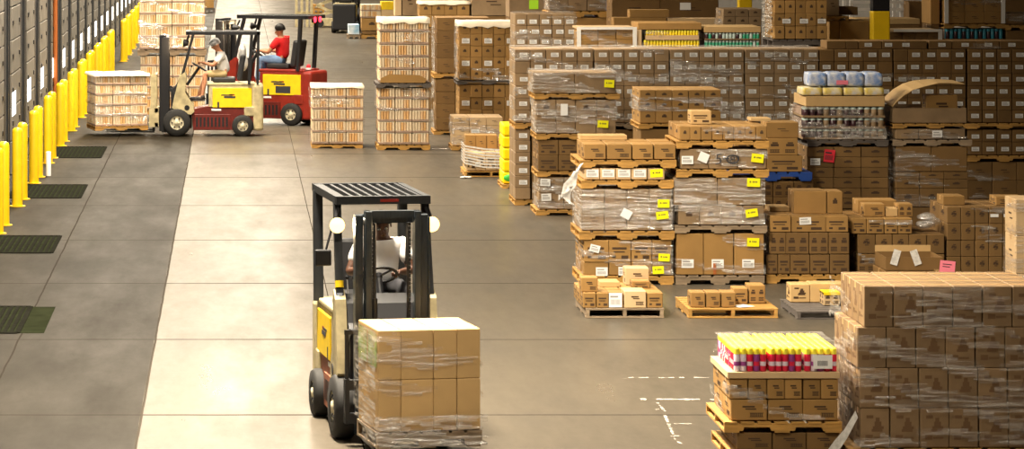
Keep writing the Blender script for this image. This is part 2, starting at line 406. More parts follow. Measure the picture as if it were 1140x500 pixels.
BOX = {}
def tier(key, where, look, cols, rows, Y, depth=1.1, nd=2, kind='logo', m='card', name=None, group=None,
         cat='box', skip=(), jit=.006, gap=.008, side=True, tape=True, top=True, left=True, pr='print', px=True, kinds=None):
    """lay a tier of cartons: cols are pixel bounds left to right, rows pixel bounds bottom to top, front face at depth Y"""
    name = name or ('wrapped_carton' if 'wrapped' in look else 'flat_carton' if ('flat' in look or 'low ' in look) else 'carton')
    r = random.Random(hash(key) % 1000 if not isinstance(key, str) else sum(map(ord, key)))
    xs = [gx(p, Y) for p in cols] if px else list(cols)
    zs = [gz(p, Y) for p in rows] if px else list(rows)
    nc, nr = len(xs) - 1, len(zs) - 1; dd = depth / nd
    out = {}
    for j in range(nr):
        for d in range(nd):
            for i in range(nc):
                if (i, j) in skip or (i, j, d) in skip: continue
                if d > 0 and not ((left and i == 0) or (top and j == nr - 1)): continue
                w, h = xs[i + 1] - xs[i] - gap, zs[j + 1] - zs[j] - .003
                dm = dd - gap
                if name == 'tray_pack': me = tray_mesh(w + .001, dm - .004, h, r.randint(0, 5)); jj = .012
                else: me = carton_mesh(w, dm, h, (kinds or {}).get((i, j), kind), m, side, tape, pr); jj = jit
                o = link(name, me)
                jx = r.uniform(-1, 1) * min(jj, .003); jy = r.uniform(-1, 1) * jj * (1 if d == 0 else .3)
                put(o, (xs[i] + xs[i + 1]) / 2 + jx, Y + dd * (d + .5) + max(-.004, jy) - (0 if d else 0), zs[j] + .0015)
                tag(o, mk_label(look, i, nc, j, nr, d, nd, where), cat, group)
                out[(i, j, d)] = (o, (w, dm, h))
    if top and nr > 1 and nd > 1:      # one plain carton fills the unseen core under the rear of the top layer
        i0 = 1 if left and nc > 1 else 0
        o = link('bulk_carton', carton_mesh(xs[-1] - xs[i0] - gap, dd * (nd - 1) - gap * 2, zs[-2] - zs[0] - .006, 'none', 'card_dark', False, False))
        put(o, (xs[-1] + xs[i0]) / 2, Y + dd + dd * (nd - 1) / 2 + .002, zs[0] + .0015)
        tag(o, f'plain bulk carton in unseen core, {where}', 'box', 'plain bulk cartons carrying upper loads')
    BOX[key] = out
    return out

def lab(key, ij, m, pxw, pxh, px, py, Y, tilt=0.0, name='paper_label', lines=True, out=.004, text=None):
    """stick a label, given by its centre and size in pixels, on carton (i, j) of a tier"""
    o, dims = BOX[key][(*ij, 0)]
    X, Zz = gx(px, Y), gz(py, Y)
    c = link(name, label_mesh(pxw * Y / F, pxh * Y / F, m, lines), o)
    c.location = (X - o.location.x, -dims[1] / 2 - out, Zz - o.location.z); c.rotation_euler = (0, tilt, 0)
    c['label'] = text or {'yellow_label': 'bright yellow printed label', 'paper': 'white printed label', 'red_label': 'red label with white lines'}.get(m, 'label')
    return c

# ------------------------------------------------------------------ pallets
def pallet(x0, x1, Y, depth, z0, h, label, m='wood', along='x', group=None):
    """along='x': notched stringers run across the view; along='y': deck boards run across the view"""
    w = x1 - x0
    e = empty('pallet'); put(e, (x0 + x1) / 2, Y + depth / 2, z0)
    tag(e, label, 'pallet', group)
    tb = min(.02, h * .17); sh = h - 2 * tb
    def strg(L):
        n = sh * .5; p = L / 2
        return [(-p, tb), (-p * .68, tb), (-p * .66, tb + n), (-p * .22, tb + n), (-p * .2, tb), (p * .2, tb), (p * .22, tb + n), (p * .66, tb + n), (p * .68, tb), (p, tb), (p, tb + sh), (-p, tb + sh)]
    if along == 'x':
        for y in (-depth / 2 + .025, 0, depth / 2 - .025):
            b = MB(); b.prism(strg(w), y - .02, y + .02, m); b.build('stringer', e)
        d, bt = MB(), MB(); n = 7; bw = w / n
        for k in range(n):
            x = -w / 2 + k * bw; d.box(x, x + bw * .78 if k < n - 1 else w / 2, -depth / 2, depth / 2, h - tb, h, m)
            if k in (0, 3, 6): bt.box(x, x + bw * .9, -depth / 2, depth / 2, 0, tb, m)
    else:
        for x in (-w / 2 + .025, 0, w / 2 - .025):
            b = MB(); b.box(x - .02, x + .02, -depth / 2, depth / 2, tb, tb + sh, m); b.build('stringer', e)
        d, bt = MB(), MB(); n = 7; bw = depth / n
        for k in range(n):
            y = -depth / 2 + k * bw; d.box(-w / 2, w / 2, y, y + bw * .78 if k < n - 1 else depth / 2, h - tb, h, m)
            if k in (0, 3, 6): bt.box(-w / 2, w / 2, y, y + bw * .8, 0, tb, m)
    d.build('deck', e); bt.build('bottom_deck', e)
    return e
def ppal(px0, px1, pyt, pyb, Y, depth, label, m='wood', along='x', group='wooden pallets under the stacks', dy=-.02):
    z0 = max(0.001, gz(pyb, Y))
    return pallet(gx(px0, Y), gx(px1, Y), Y + dy, depth - dy * 2, z0, gz(pyt, Y) - z0 - .004, label, m, along, group)

# ------------------------------------------------------------------ stretch film
def wrap(x0, x1, Y, depth, z0, z1, label, cover=.45, m='film', seed=1, off=.014, faces='flr', group='clear film around the loads', ruffle=.006, top=False):
    """crinkled film wound in bands round a load; bands leave gaps"""
    b = MB(); s = Vector((seed * 3.7, seed * 1.9, seed * 5.1)); x0 -= off; x1 += off; ya, yb = Y - off, Y + depth + off
    cx, cy = (x0 + x1) / 2, (ya + yb) / 2
    def pane(p0, p1, nrm):
        L = (Vector(p1) - Vector(p0)).length; nu = max(4, int(L / .045)); nv = max(4, int((z1 - z0) / .028))
        vs = []
        for j in range(nv + 1):
            for i in range(nu + 1):
                t = i / nu; p = Vector(p0).lerp(Vector(p1), t); z = z0 + (z1 - z0) * j / nv
                k = noise.noise(Vector((p.x * 5, p.y * 5, z * 16)) + s) * ruffle
                q = p + Vector(nrm) * (max(k, -.004)); vs.append((q.x - cx, q.y - cy, z - z0))
        fs = []
        for j in range(nv):
            for i in range(nu):
                t = (i + .5) / nu; p = Vector(p0).lerp(Vector(p1), t); z = z0 + (z1 - z0) * (j + .5) / nv
                n = noise.noise(Vector((p.x * 1.1, p.y * 1.1, z * 7 + p.x * 1.2)) + s) + .35 * noise.noise(Vector((p.x * 6, p.y * 6, z * 25)) + s)
                if n > (.5 - cover) * 1.3:
                    a = j * (nu + 1) + i; fs.append((a, a + 1, a + nu + 2, a + nu + 1))
        # drop shreds: keep only patches of some size
        par = {}
        def root(a):
            while par.setdefault(a, a) != a: par[a] = par[par[a]]; a = par[a]
            return a
        for f in fs:
            for q in f[1:]: par[root(q)] = root(f[0])
        size = {}
        for f in fs: size[root(f[0])] = size.get(root(f[0]), 0) + 1
        fs = [f for f in fs if size[root(f[0])] >= 14]
        used = sorted({q for f in fs for q in f}); mp = {q: i for i, q in enumerate(used)}; vs = [vs[q] for q in used]; fs = [tuple(mp[q] for q in f) for f in fs]
        b.add(vs, fs, m, True)
    if 'f' in faces: pane((x0, ya, 0), (x1, ya, 0), (0, -1, 0))
    if 'l' in faces: pane((x0, yb, 0), (x0, ya, 0), (-1, 0, 0))
    if 'r' in faces: pane((x1, ya, 0), (x1, yb, 0), (1, 0, 0))
    if top:
        nu, nv = 14, 14; vs = [(x0 - cx + (x1 - x0) * i / nu, ya - cy + (yb - ya) * j / nv, z1 - z0 + .012 + .008 * noise.noise(Vector((i * .6, j * .6, 0)) + s)) for j in range(nv + 1) for i in range(nu + 1)]
        b.add(vs, [(j * (nu + 1) + i, j * (nu + 1) + i + 1, (j + 1) * (nu + 1) + i + 1, (j + 1) * (nu + 1) + i) for j in range(nv) for i in range(nu)], m, True)
    o = b.build('stretch_wrap'); put(o, cx, cy, z0)
    return tag(o, label, 'plastic wrap', group)
def pwrap(px0, px1, pyt, pyb, Y, depth, label, **k):
    return wrap(gx(px0, Y), gx(px1, Y), Y, depth, gz(pyb, Y), gz(pyt, Y), label, **k)

def ribbon(name, pts, label, cat, m='film_rope', seed=1, crumple=.02):
    """crumpled strip of film through pts = [(x, y, z, width)]"""
    b = MB(); s = Vector((seed * 3.1, seed, 0)); nw = 6; P = []
    for (a, c) in zip(pts, pts[1:]):
        for k in range(5): t = k / 5; P.append([a[q] + (c[q] - a[q]) * t for q in range(4)])
    P.append(list(pts[-1])); vs = []
    for (x, y, z, w) in P:
        for i in range(nw + 1):
            u = (i / nw - .5) * w; n = noise.noise(Vector((x * 14 + u * 20, z * 14, y * 9)) + s); n2 = noise.noise(Vector((u * 25, z * 20 + x * 20, 3)) + s)
            vs.append((x + u * .85 + n2 * crumple * .6, y + n * crumple, z + u * .5 * (1 if int(z * 9) % 2 else -1) + n2 * crumple * .5))
    b.add(vs, [(j * (nw + 1) + i, j * (nw + 1) + i + 1, (j + 1) * (nw + 1) + i + 1, (j + 1) * (nw + 1) + i) for j in range(len(P) - 1) for i in range(nw)], m, True)
    return tag(b.build(name), label, cat)

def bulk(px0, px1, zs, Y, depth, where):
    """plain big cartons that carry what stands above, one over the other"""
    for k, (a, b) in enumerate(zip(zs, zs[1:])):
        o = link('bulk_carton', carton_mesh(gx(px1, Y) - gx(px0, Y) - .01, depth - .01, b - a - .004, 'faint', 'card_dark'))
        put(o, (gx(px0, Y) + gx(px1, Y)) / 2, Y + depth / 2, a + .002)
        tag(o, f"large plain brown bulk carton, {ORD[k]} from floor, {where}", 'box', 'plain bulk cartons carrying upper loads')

def thing_box(px0, px1, pyt, pyb, Y, depth, label, kind='text', m='card', rz=0.0, name=None, dy=0.0, cat='box', pr='print', z=None, group=None, tape=True):
    name = name or ('wrapped_carton' if 'wrapped' in label else 'flat_carton' if ('flat' in label or 'shallow' in label or ' low ' in label.split(' on ')[0]) else 'carton')
    w = gx(px1, Y) - gx(px0, Y); z0 = gz(pyb, Y) if z is None else z; h = gz(pyt, Y) - gz(pyb, Y)
    o = link(name, carton_mesh(w, depth, h, kind, m, True, tape, pr)); put(o, (gx(px0, Y) + gx(px1, Y)) / 2, Y + depth / 2 + dy, z0 + .002, rz)
    tag(o, label, cat, group)
    return o, (w, depth, h)

# ================================================================== the setting
fm_aisle = floor_mat('aisle_concrete', (0.105, 0.089, 0.067), (0.058, 0.049, 0.037), 0.26, 0.44,
                     [(0, -0.893, 0.024, 0.022, None), (0, 1.15, 0.014, 0.02, None), (1, 38.15, 0.07, 0.06, 5.6)], 0.13)
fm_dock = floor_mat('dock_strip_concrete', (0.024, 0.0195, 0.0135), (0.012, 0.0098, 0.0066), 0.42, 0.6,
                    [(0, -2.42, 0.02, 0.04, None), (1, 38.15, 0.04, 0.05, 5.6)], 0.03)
b = MB(); b.box(-0.905, 18, 2, 240, -.3, 0, 'paper'); b.mats = [fm_aisle]; struct(b.build('floor'))
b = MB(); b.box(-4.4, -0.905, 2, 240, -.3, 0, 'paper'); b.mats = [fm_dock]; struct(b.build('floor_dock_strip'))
b = MB(); b.box(-4.4, 18, 2, 240, 9.6, 9.9, 'wall_dark'); struct(b.build('ceiling'))
b = MB(); b.box(-4.35, -4.05, 2, 240, 0, 9.6, 'wall_dark'); struct(b.build('wall_left'))
b = MB(); b.box(18, 18.3, 2, 240, -.3, 9.9, 'wall_pale'); struct(b.build('wall_right'))
b = MB(); b.box(-4.4, 18.3, 240, 240.3, -.3, 9.9, 'wall_pale'); struct(b.build('wall_far'))

# dock doors along the left wall, each with a lit pane, rows of latches and dark guide rails
door_b, pane_b, rail_b, latch_b = MB(), MB(), MB(), MB()
for k in range(6): door_b.box(0, .05, -1.25, 1.25, k * .6 + .01, k * .6 + .59, 'door', bev=.008)
pane_b.box(.05, .058, -1.15, -.2, 1.04, 1.46, 'pane')
for y in (-1.42, 1.36): rail_b.box(0, .03, y, y + .07, 0, 4.2, 'black')
rail_b.box(0, .035, -1.9, -1.72, 0, 4.2, 'steel_dark'); rail_b.box(0, .03, 1.7, 1.8, 0, 4.2, 'black')
for k in range(7):
    for y in (-.9, .9):
        latch_b.box(.05, .068, y - .12, y + .12, k * .6 - .03 + .3, k * .6 + .05 + .3, 'black')
dm, pm, rm, lm = door_b.mesh('dock_door'), pane_b.mesh('door_pane'), rail_b.mesh('guide_rail'), latch_b.mesh('door_latch')
for k in range(-2, 34):
    y = 62.3 + 4.5 * k
    d = struct(link(f'door_{k + 3}', dm)); d.location = (-4.05, y, 0)
    link('pane', pm, d); link('guide_rail', rm, d); link('latch', lm, d)
b = MB(); b.cyl((-3.95, 74.9, 0), (-3.95, 74.9, 6), .05, 'orange_pipe'); b.cyl((-3.95, 75.3, 0), (-3.95, 75.3, 6), .05, 'black')
struct(b.build('trim_1'))

# bollards in pairs between the doors
bb = MB(); bb.lathe([(.0, 1.27), (.05, 1.262), (.078, 1.235), (.085, 1.2), (.085, .0)], (0, 0, 0), (0, 0, 1), 'yellow', 20)
bmesh_b = bb.mesh('bollard'); bw = MB(); bw.lathe([(.13, .012), (.13, 0)], (0, 0, 0), (0, 0, 1), 'yellow', 20); bw.lathe([(.0, .0125), (.13, .012)], (0, 0, 0), (0, 0, 1), 'yellow', 20)
flange = bw.mesh('base_flange')
n = 0
for k in list(range(-1, 10)) + list(range(11, 19)):
    for q, dy in enumerate((0, 1.3)):
        y = 54.8 + 4.5 * k + dy
        o = link('bollard', bmesh_b); o.location = (-3.5 if k < 10 else -3.42, y, 0); link('base_flange', flange, o)
        nth = ORD[k + 1] if k + 1 < 12 else None
        if k < 10: lab_ = f"yellow post bollard, {'front' if q == 0 else 'rear'} of {nth} pair from camera along dock wall"
        else: lab_ = f"far yellow bollard beyond the gap, {'front' if q == 0 else 'rear'} of {ORD[k - 11]} pair past it"
        tag(o, lab_, 'bollard', 'yellow bollards along the dock wall')
b = MB(); b.lathe([(.0, .43), (.042, .43), (.045, .42), (.045, 0)], (0, 0, 0), (0, 0, 1), 'paper', 16)
o = b.build('short_post'); o.location = (gx(54, 60.9), 60.9, 0); tag(o, 'short white post standing in front of yellow bollards', 'post')

# gratings set in the dock strip
def grate(x0, x1, y0, y1, label, plate=0.0):
    e = empty('floor_grate', ((x0 + x1) / 2, (y0 + y1) / 2, 0)); w, d = (x1 - x0) / 2, (y1 - y0) / 2
    b = MB(); b.box(-w, w, -d, d, .001, .004, 'pit'); b.build('pit_plate', e)
    b = MB(); g = w * 2 - plate
    for s in (-1, 1): b.box(-w, -w + g, s * d - .05, s * d + .05, .004, .012, 'grate')
    for x in (-w, -w + g): b.box(x - .03, x + .03, -d, d, .004, .012, 'grate')
    nb = int(g / .075)
    for k in range(1, nb): b.box(-w + k * g / nb - .022, -w + k * g / nb + .022, -d, d, .004, .011, 'grate')
    b.build('grating', e); tag(e, label, 'grate', 'floor gratings beside the dock doors')
for x1, y0, y1, nm, pl in ((-2.17, 38.7, 41.2, 'nearest the camera, with greenish end plate', .3), (-2.56, 47.5, 49.9, 'second from the camera', 0), (-2.57, 56.3, 58.9, 'third from the camera', 0), (-2.58, 65.1, 68.0, 'beside the striped load on forks', 0)):
    grate(-3.75 if pl == 0 else -3.6, x1, y0, y1, f'dark steel floor grate in dock strip, {nm}', pl)

# worn white lines painted on the aisle floor
def worn(pts, w, label, seed, skip=.35):
    r = random.Random(seed); b = MB()
    for p, q in pts:
        (x0, y0), (x1, y1) = ((gx(a, gy(c)), gy(c)) for a, c in (p, q)); L = math.hypot(x1 - x0, y1 - y0); n = max(3, int(L / .05))
        for k in range(n):
            if r.random() < skip: continue
            t0, t1 = k / n, (k + 1.05) / n; a = r.uniform(.35, 1) * w / 2
            dx, dy = (y1 - y0) / L * a, (x1 - x0) / L * a
            A, B = (x0 + (x1 - x0) * t0, y0 + (y1 - y0) * t0), (x0 + (x1 - x0) * t1, y0 + (y1 - y0) * t1)
            b.quad((A[0] + dx, A[1] - dy, .0015), (B[0] + dx, B[1] - dy, .0015), (B[0] - dx, B[1] + dy, .0015), (A[0] - dx, A[1] + dy, .0015), 'white_paint')
    tag(b.build('floor_line'), label, 'floor marking')
worn([((694, 420.5), (806, 420.5))], .06, 'worn white floor line, farther of two beside the canister load', 1)
worn([((713, 444.5), (803, 445))], .10, 'worn white floor line, nearer of two beside the canister load', 2)
worn([((730, 446), (740, 458)), ((724, 456), (738, 456)), ((744, 472), (776, 472)), ((746, 486), (762, 485)), ((750, 490), (768, 498)), ((740, 462), (752, 490))], .035, 'scuffed remnants of a white line running towards the camera', 3, .6)

# lamps and camera
def lamp(x, y, z, w, l, e, spread=180, col=(1.0, 0.87, 0.68)):
    d = bpy.data.lights.new('ceiling_lamp', 'AREA'); d.shape = 'RECTANGLE'; d.size = w; d.size_y = l; d.energy = e; d.color = col; d.spread = math.radians(spread)
    o = bpy.data.objects.new('ceiling_lamp', d); COL.objects.link(o); o.location = (x, y, z)
for y in range(23, 236, 9):
    lamp({23: 1.0, 32: 0.0}.get(y, -2.0), y, 9.3, 1.2, 1.6, {23: 420, 32: 2300, 41: 900}.get(y, 1000), 150); lamp(0.6, y + 4.5, 9.3, 2.4, 2.2, 215 if y > 40 else 95, 180)
for y in range(20, 236, 18): lamp(5.0, y, 9.3, .6, 1.6, 220, 110)

w = bpy.data.worlds.new('world'); scene.world = w; w.use_nodes = True
w.node_tree.nodes['Background'].inputs[0].default_value = (1.0, 0.9, 0.78, 1); w.node_tree.nodes['Background'].inputs[1].default_value = 0.04

cam = bpy.data.cameras.new('camera'); co = bpy.data.objects.new('camera', cam); COL.objects.link(co)
cam.sensor_width = 36; cam.sensor_fit = 'HORIZONTAL'; cam.lens = F / 1140 * 36
cam.shift_x = (570 - VX) / 1140; cam.shift_y = -(250 - VY) / 1140
cam.clip_start = 1; cam.clip_end = 500
co.location = (0, 0, H); co.rotation_euler = (math.radians(90), 0, 0); scene.camera = co
vs = scene.view_settings; vs.view_transform = 'Standard'; vs.look = 'None'; vs.gamma = 1; vs.exposure = 0.9; vs.use_curve_mapping = False
# ================================================================== stacks on the right of the aisle
def span(a, b, n): return [a + (b - a) * k / n for k in range(n + 1)]

# --- low pallet at the aisle's edge, boxes heaped loosely
Y = 40.1
ppal(652, 739, 343, 354, Y, 1.2, 'low pallet of mixed small cartons at the aisle edge', 'wood_grey', 'y')
W_ = 'on low pallet at aisle edge'
tier('A1', W_, 'small brown carton', [649, 664, 678, 694, 720, 738], [343, 326], Y + .03, 1.14, 3, 'text', skip=[(3, 0, 0)], m='card')
tier('A1l', W_, 'pale blank-topped carton beside white sheet', [694.5, 719.5], [343, 324], Y + .01, .37, 1, 'barcode', m='card_light')
zt = gz(326, Y + .03)
lab('A1', (2, 0), 'paper', 14.5, 16, 685.5, 334.5, Y, text='large white printed sheet')
thing_box(647, 665.5, 309, 325, Y + .1, .26, 'small brown carton alone on top at front corner of low pallet', 'barcode', z=zt)
thing_box(696.5, 722.5, 297, 316, Y + .8, .3, 'pale carton standing on top at back of low pallet', 'barcode', 'card_light', z=zt)
thing_box(704, 723.5, 314, 322, Y + .46, .28, 'low flat carton in front of pale carton on low pallet', 'text', z=zt)
thing_box(668, 690, 318, 323.5, Y + .62, .34, 'flat thin carton lying behind corner carton on low pallet', 'none', 'card_tan', z=zt)

# --- tall stack beside the aisle with yellow tags
Y = 43.6; S = 'yellow-tagged aisle-side stack'
ppal(647, 750, 307, 317, Y, 1.15, 'yellow wooden pallet on floor under ' + S)
tier('A2a', f'first tier of {S}', 'brown wrapped carton', [650, 678, 703, 726, 748], [306.5, 292, 267.5], Y, 1.1, 2, 'text', 'card', kinds={(0, 0): 'plain', (1, 0): 'plain'}, top=False)
for i, (px, py) in enumerate(((670, 302.5), (693, 302))): lab('A2a', (i, 0), 'paper', 13 if i == 0 else 9, 9.5, px, py, Y)
lab('A2a', (3, 1), 'yellow_label', 12.5, 8.5, 739, 286.5, Y, .05, out=.034); lab('A2a', (3, 0), 'yellow_label', 12.5, 8.5, 732.5, 300.5, Y, -.05, out=.034)
lab('A2a', (0, 1), 'paper', 11, 8, 662, 276.5, Y, .25, out=.03, text='white printed sheet stuck on askew')
pwrap(650, 748, 268, 306, Y, 1.1, f'clear film round first tier of {S}', cover=.3, seed=2)
ppal(645, 751, 257, 267, Y, 1.15, f'yellow wooden pallet second from floor in {S}')
tier('A2b', f'second tier of {S}', 'greyish wrapped carton', [648, 673, 698, 723, 748], [256.5, 232.5, 210.5], Y, 1.1, 2, 'faint', 'card_grey', top=False)
lab('A2b', (3, 1), 'yellow_label', 13, 9, 738.5, 226.5, Y, .0, out=.034); lab('A2b', (3, 0), 'yellow_label', 13.5, 8.5, 737, 239.5, Y, -.12, out=.034)
lab('A2b', (1, 0), 'paper', 11, 10, 697, 238, Y, .5, out=.034, lines=False, text='torn scrap of white paper')
pwrap(648, 748, 211, 256, Y, 1.1, f'cloudy film round second tier of {S}', cover=.7, m='film_heavy', seed=3, faces='fl')
ppal(647, 750, 200.5, 210, Y, 1.15, f'yellow wooden pallet third from floor in {S}')
tier('A2c', f'third tier of {S}', 'low white-labelled carton', [650, 668, 685.5, 703, 721, 740], [200, 187.5], Y, 1.1, 2, 'plain', 'card_light', top=False)
for i in range(4): lab('A2c', (i, 0), 'paper', 13.5, 8.5, 659.5 + 17.6 * i, 193, Y)
lab('A2c', (4, 0), 'yellow_label', 14, 9, 731, 193, Y, -.05)
ppal(645, 753, 178, 187, Y, 1.15, f'yellow wooden pallet fourth from floor in {S}')
tier('A2d', f'top of {S}', 'tan printed carton', [650, 675.5, 704, 728, 753], [177.5, 160.5], Y, 1.0, 2, 'barcode', 'card', gap=.016)
thing_box(646, 698, 153.5, 158.5, Y + .75, .36, f'flat open carton lying at back on top of {S}', 'none', 'card_tan', z=gz(160.5, Y))
o = ribbon('hanging_plastic', [(.10, 0, .20, .05), (.03, -.01, .09, .07), (-.01, -.02, .0, .10), (-.08, -.03, -.12, .17), (-.12, -.02, -.24, .19), (-.03, -.03, -.32, .12)], f'torn white plastic hanging off the left edge of {S}', 'plastic scrap', seed=4, crumple=.035)
o.location = (gx(641, Y) - .03, Y - .06, gz(199, Y))

# --- neighbouring stack with black scrawl
S = 'stack with black scrawl'
ppal(752, 851, 306.5, 317, Y, 1.15, f'pale wooden pallet on floor under {S}', 'wood_grey')
tier('A3a', f'first tier of {S}', 'tall brown wrapped carton', [753, 783.5, 817, 851], [306, 260], Y, 1.1, 2, 'plain', 'card', top=False)
for i, px in enumerate((765.5, 799, 833)): lab('A3a', (i, 0), 'paper', 13.5, 9.5, px, 293.5, Y)
lab('A3a', (2, 0), 'yellow_label', 13.5, 9.5, 838, 269.5, Y, .03, out=.034)
b = MB(); b.box(-.02, .02, -.002, .002, -.07, .07, 'orange_pipe'); o = b.build('orange_tag', BOX['A3a'][(1, 0, 0)][0]); o.location = (-.05, -.28, .075); o['label'] = 'small orange tag'
pwrap(753, 851, 261, 305, Y, 1.1, f'clear film round first tier of {S}', cover=.38, seed=5)
ppal(751, 854, 251, 259.5, Y, 1.15, f'grey wooden pallet second from floor in {S}', 'wood_grey')
tier('A3b', f'second tier of {S}', 'wrapped dark-marked carton', [755, 779, 803, 827, 851], [250.5, 229], Y, 1.1, 2, 'mark', 'card_grey', top=False)
lab('A3b', (3, 0), 'yellow_label', 13.5, 9, 836.5, 237, Y, -.15, out=.034)
tier('A3c', f'upper half of second tier, {S}', 'wide wrapped carton', [750, 799, 849], [228.5, 198], Y, 1.1, 2, 'none', 'card_grey', top=False)
lab('A3c', (1, 0), 'yellow_label', 14.5, 9.5, 838.5, 203, Y, .03, out=.034)
pwrap(751.5, 851, 198.5, 250, Y, 1.1, f'cloudy film round second tier of {S}', cover=.6, m='film_heavy', seed=6, off=.01, faces='fr')
ppal(753, 856, 188.5, 197.5, Y, 1.15, f'yellow wooden pallet third from floor in {S}')
tier('A3d', f'third tier of {S}', 'wide wrapped carton behind scrawl', [757, 789, 821, 853], [188, 166], Y, 1.1, 2, 'none', 'card_grey', top=False)
lab('A3d', (0, 0), 'paper', 13, 9, 765, 178, Y, out=.034)
lab('A3d', (0, 0), 'paper', 11, 10.5, 783, 175, Y, .4, out=.034, lines=False, text='blank white paper scrap')
lab('A3d', (2, 0), 'yellow_label', 13.5, 9.5, 843, 176, Y, .12, out=.034)
pwrap(757, 853, 166.5, 187.5, Y, 1.1, f'cloudy film round third tier of {S}', cover=.7, m='film_heavy', seed=7)
# black marker writing: 5 - (8) with a ring round it
b = MB(); u = Y / F
def stroke(pts, r=.72): b.tube([Vector((x * u, 0, -y * u)) for x, y in pts], r * u, 'ink', 6)
stroke([(-7, -5.5), (-12, -5), (-12.5, -1), (-9, -1), (-8, 2), (-10, 4.5), (-14, 5.5)])
stroke([(-6, -.5), (1, -1)])
ring = lambda cx, cy, rx, ry: [(cx + rx * math.cos(t * math.pi / 8), cy + ry * math.sin(t * math.pi / 8)) for t in range(17)]
stroke(ring(5, 0, 6.5, 4.6)); stroke(ring(5.2, -1.6, 2.2, 1.8), .5); stroke(ring(5, 2, 2.6, 1.8), .5); stroke([(9, -4), (12, -3), (12, 1), (9, 4)], .5)
cc = BOX['A3d'][(1, 0, 0)][0]; o = b.build('marker_scrawl', cc); o.location = (gx(810, Y) - cc.location.x, -.275 - .045, gz(177, Y) - cc.location.z); o['label'] = 'black hand-drawn number and ring'
ppal(753, 856, 156.5, 165.5, Y, 1.15, f'yellow wooden pallet fourth from floor in {S}')
tier('A3e', f'top of {S}', 'small wrapped dark-marked carton', span(756, 854, 8), [156, 140.5], Y, 1.1, 2, 'mark', 'card', gap=.006)
pwrap(756, 854, 141, 155, Y, 1.1, f'clear film round the small top cartons of {S}', cover=.35, seed=8)
thing_box(769, 792, 122, 137, Y + .35, .3, f'single tan carton on very top of {S}', 'text', 'card_tan', z=gz(140.5, Y))
thing_box(836, 858, 131.5, 134.5, Y + .7, .34, f'flattened yellowish carton lying on top of {S}', 'none', 'card_tan', z=gz(140.5, Y) + .02)

# --- low pallet of five small cartons on the floor in front
Y = 40.1; S = 'low pallet before scrawled stack'
ppal(766, 866, 343, 354, Y, 1.15, 'yellow low pallet holding five small cartons on open floor', 'wood', 'y')
zp = gz(343, Y)
for i, (a, c) in enumerate(((769, 785), (786.5, 802), (803.5, 819))):
    thing_box(a, c, 326.5, 343, Y + .06, .3, f"small tan carton, {('leftmost', 'second from left', 'third from left')[i]}, on {S}", 'barcode', 'card', z=zp)
thing_box(817, 832.5, 322, 339, Y + .42, .3, f'set-back carton with white label on {S}', 'text', 'card', z=zp)
o, d_ = thing_box(834, 852, 319, 339, Y + .45, .34, f'tallest carton, rightmost on {S}', 'twin', 'card', z=zp)
b = MB(); b.box(-.11, .11, -.11, .11, 0, .003, 'paper'); o = b.build('paper_sheet'); o.location = (gx(828, Y), Y + .16, zp + .004); o.rotation_euler = (0, 0, .5)
tag(o, f'loose white paper sheet lying on {S}', 'paper')

# --- dark pallet partly behind the near wrapped load
Y = 40.0; S = 'dark low pallet'
ppal(887, 975, 346, 356, Y, 1.2, 'dark grey low pallet with few cartons half behind near wrapped load', 'wood_dark', 'y')
zp = gz(346, Y)
thing_box(880, 901.5, 316, 336, Y + .82, .3, f'carton with dark emblem, leftmost on {S}', 'emblem', 'card_tan', z=zp)
thing_box(902, 940, 315, 336, Y + .82, .3, f'long pale carton beside emblem carton on {S}', 'none', 'card_tan', z=zp)
o, d_ = thing_box(917, 935, 323.5, 338, Y + .5, .28, f'small carton with yellow top band in front of long carton', 'twin', 'card_light', z=zp)
b = MB(); b.box(-d_[0] / 2, d_[0] / 2, -.15, .14, d_[2] - .03, d_[2] + .004, 'fork_yellow'); b.build('yellow_band', o)['label'] = 'yellow band'

# --- two-big-carton stack
Y = 43.75; S = 'two-big-carton stack'
ppal(853, 945, 305.5, 315.5, Y, 1.15, f'yellow wooden pallet on floor under {S}')
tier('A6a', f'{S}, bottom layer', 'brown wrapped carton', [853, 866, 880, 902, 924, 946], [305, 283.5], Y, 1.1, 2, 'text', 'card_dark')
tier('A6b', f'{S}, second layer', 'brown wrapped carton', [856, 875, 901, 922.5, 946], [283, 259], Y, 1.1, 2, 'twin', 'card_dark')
tier('A6c', f'{S}, third layer', 'brown wrapped carton', [857, 881, 919.5, 945], [258.5, 240.5], Y, 1.1, 2, 'text', 'card')
lab('A6c', (1, 0), 'paper', 13, 8, 896.5, 246, Y, -.05)
zt = gz(240.5, Y)
thing_box(884, 920, 211, 236, Y + .3, .5, 'big blank brown carton on top of stack beside blue pallet', 'none', 'card', z=zt)
thing_box(921, 938, 214.5, 239, Y + .32, .42, 'upright brown carton to the right of big blank carton', 'mark', 'card', z=zt)
thing_box(857, 879, 232, 237, Y + .62, .4, f'flat tray carton at back left on {S}', 'none', 'card_tan', z=zt)
pwrap(853, 946, 241, 305, Y, 1.1, f'loose clear film round {S}', cover=.25, seed=9, faces='fl')

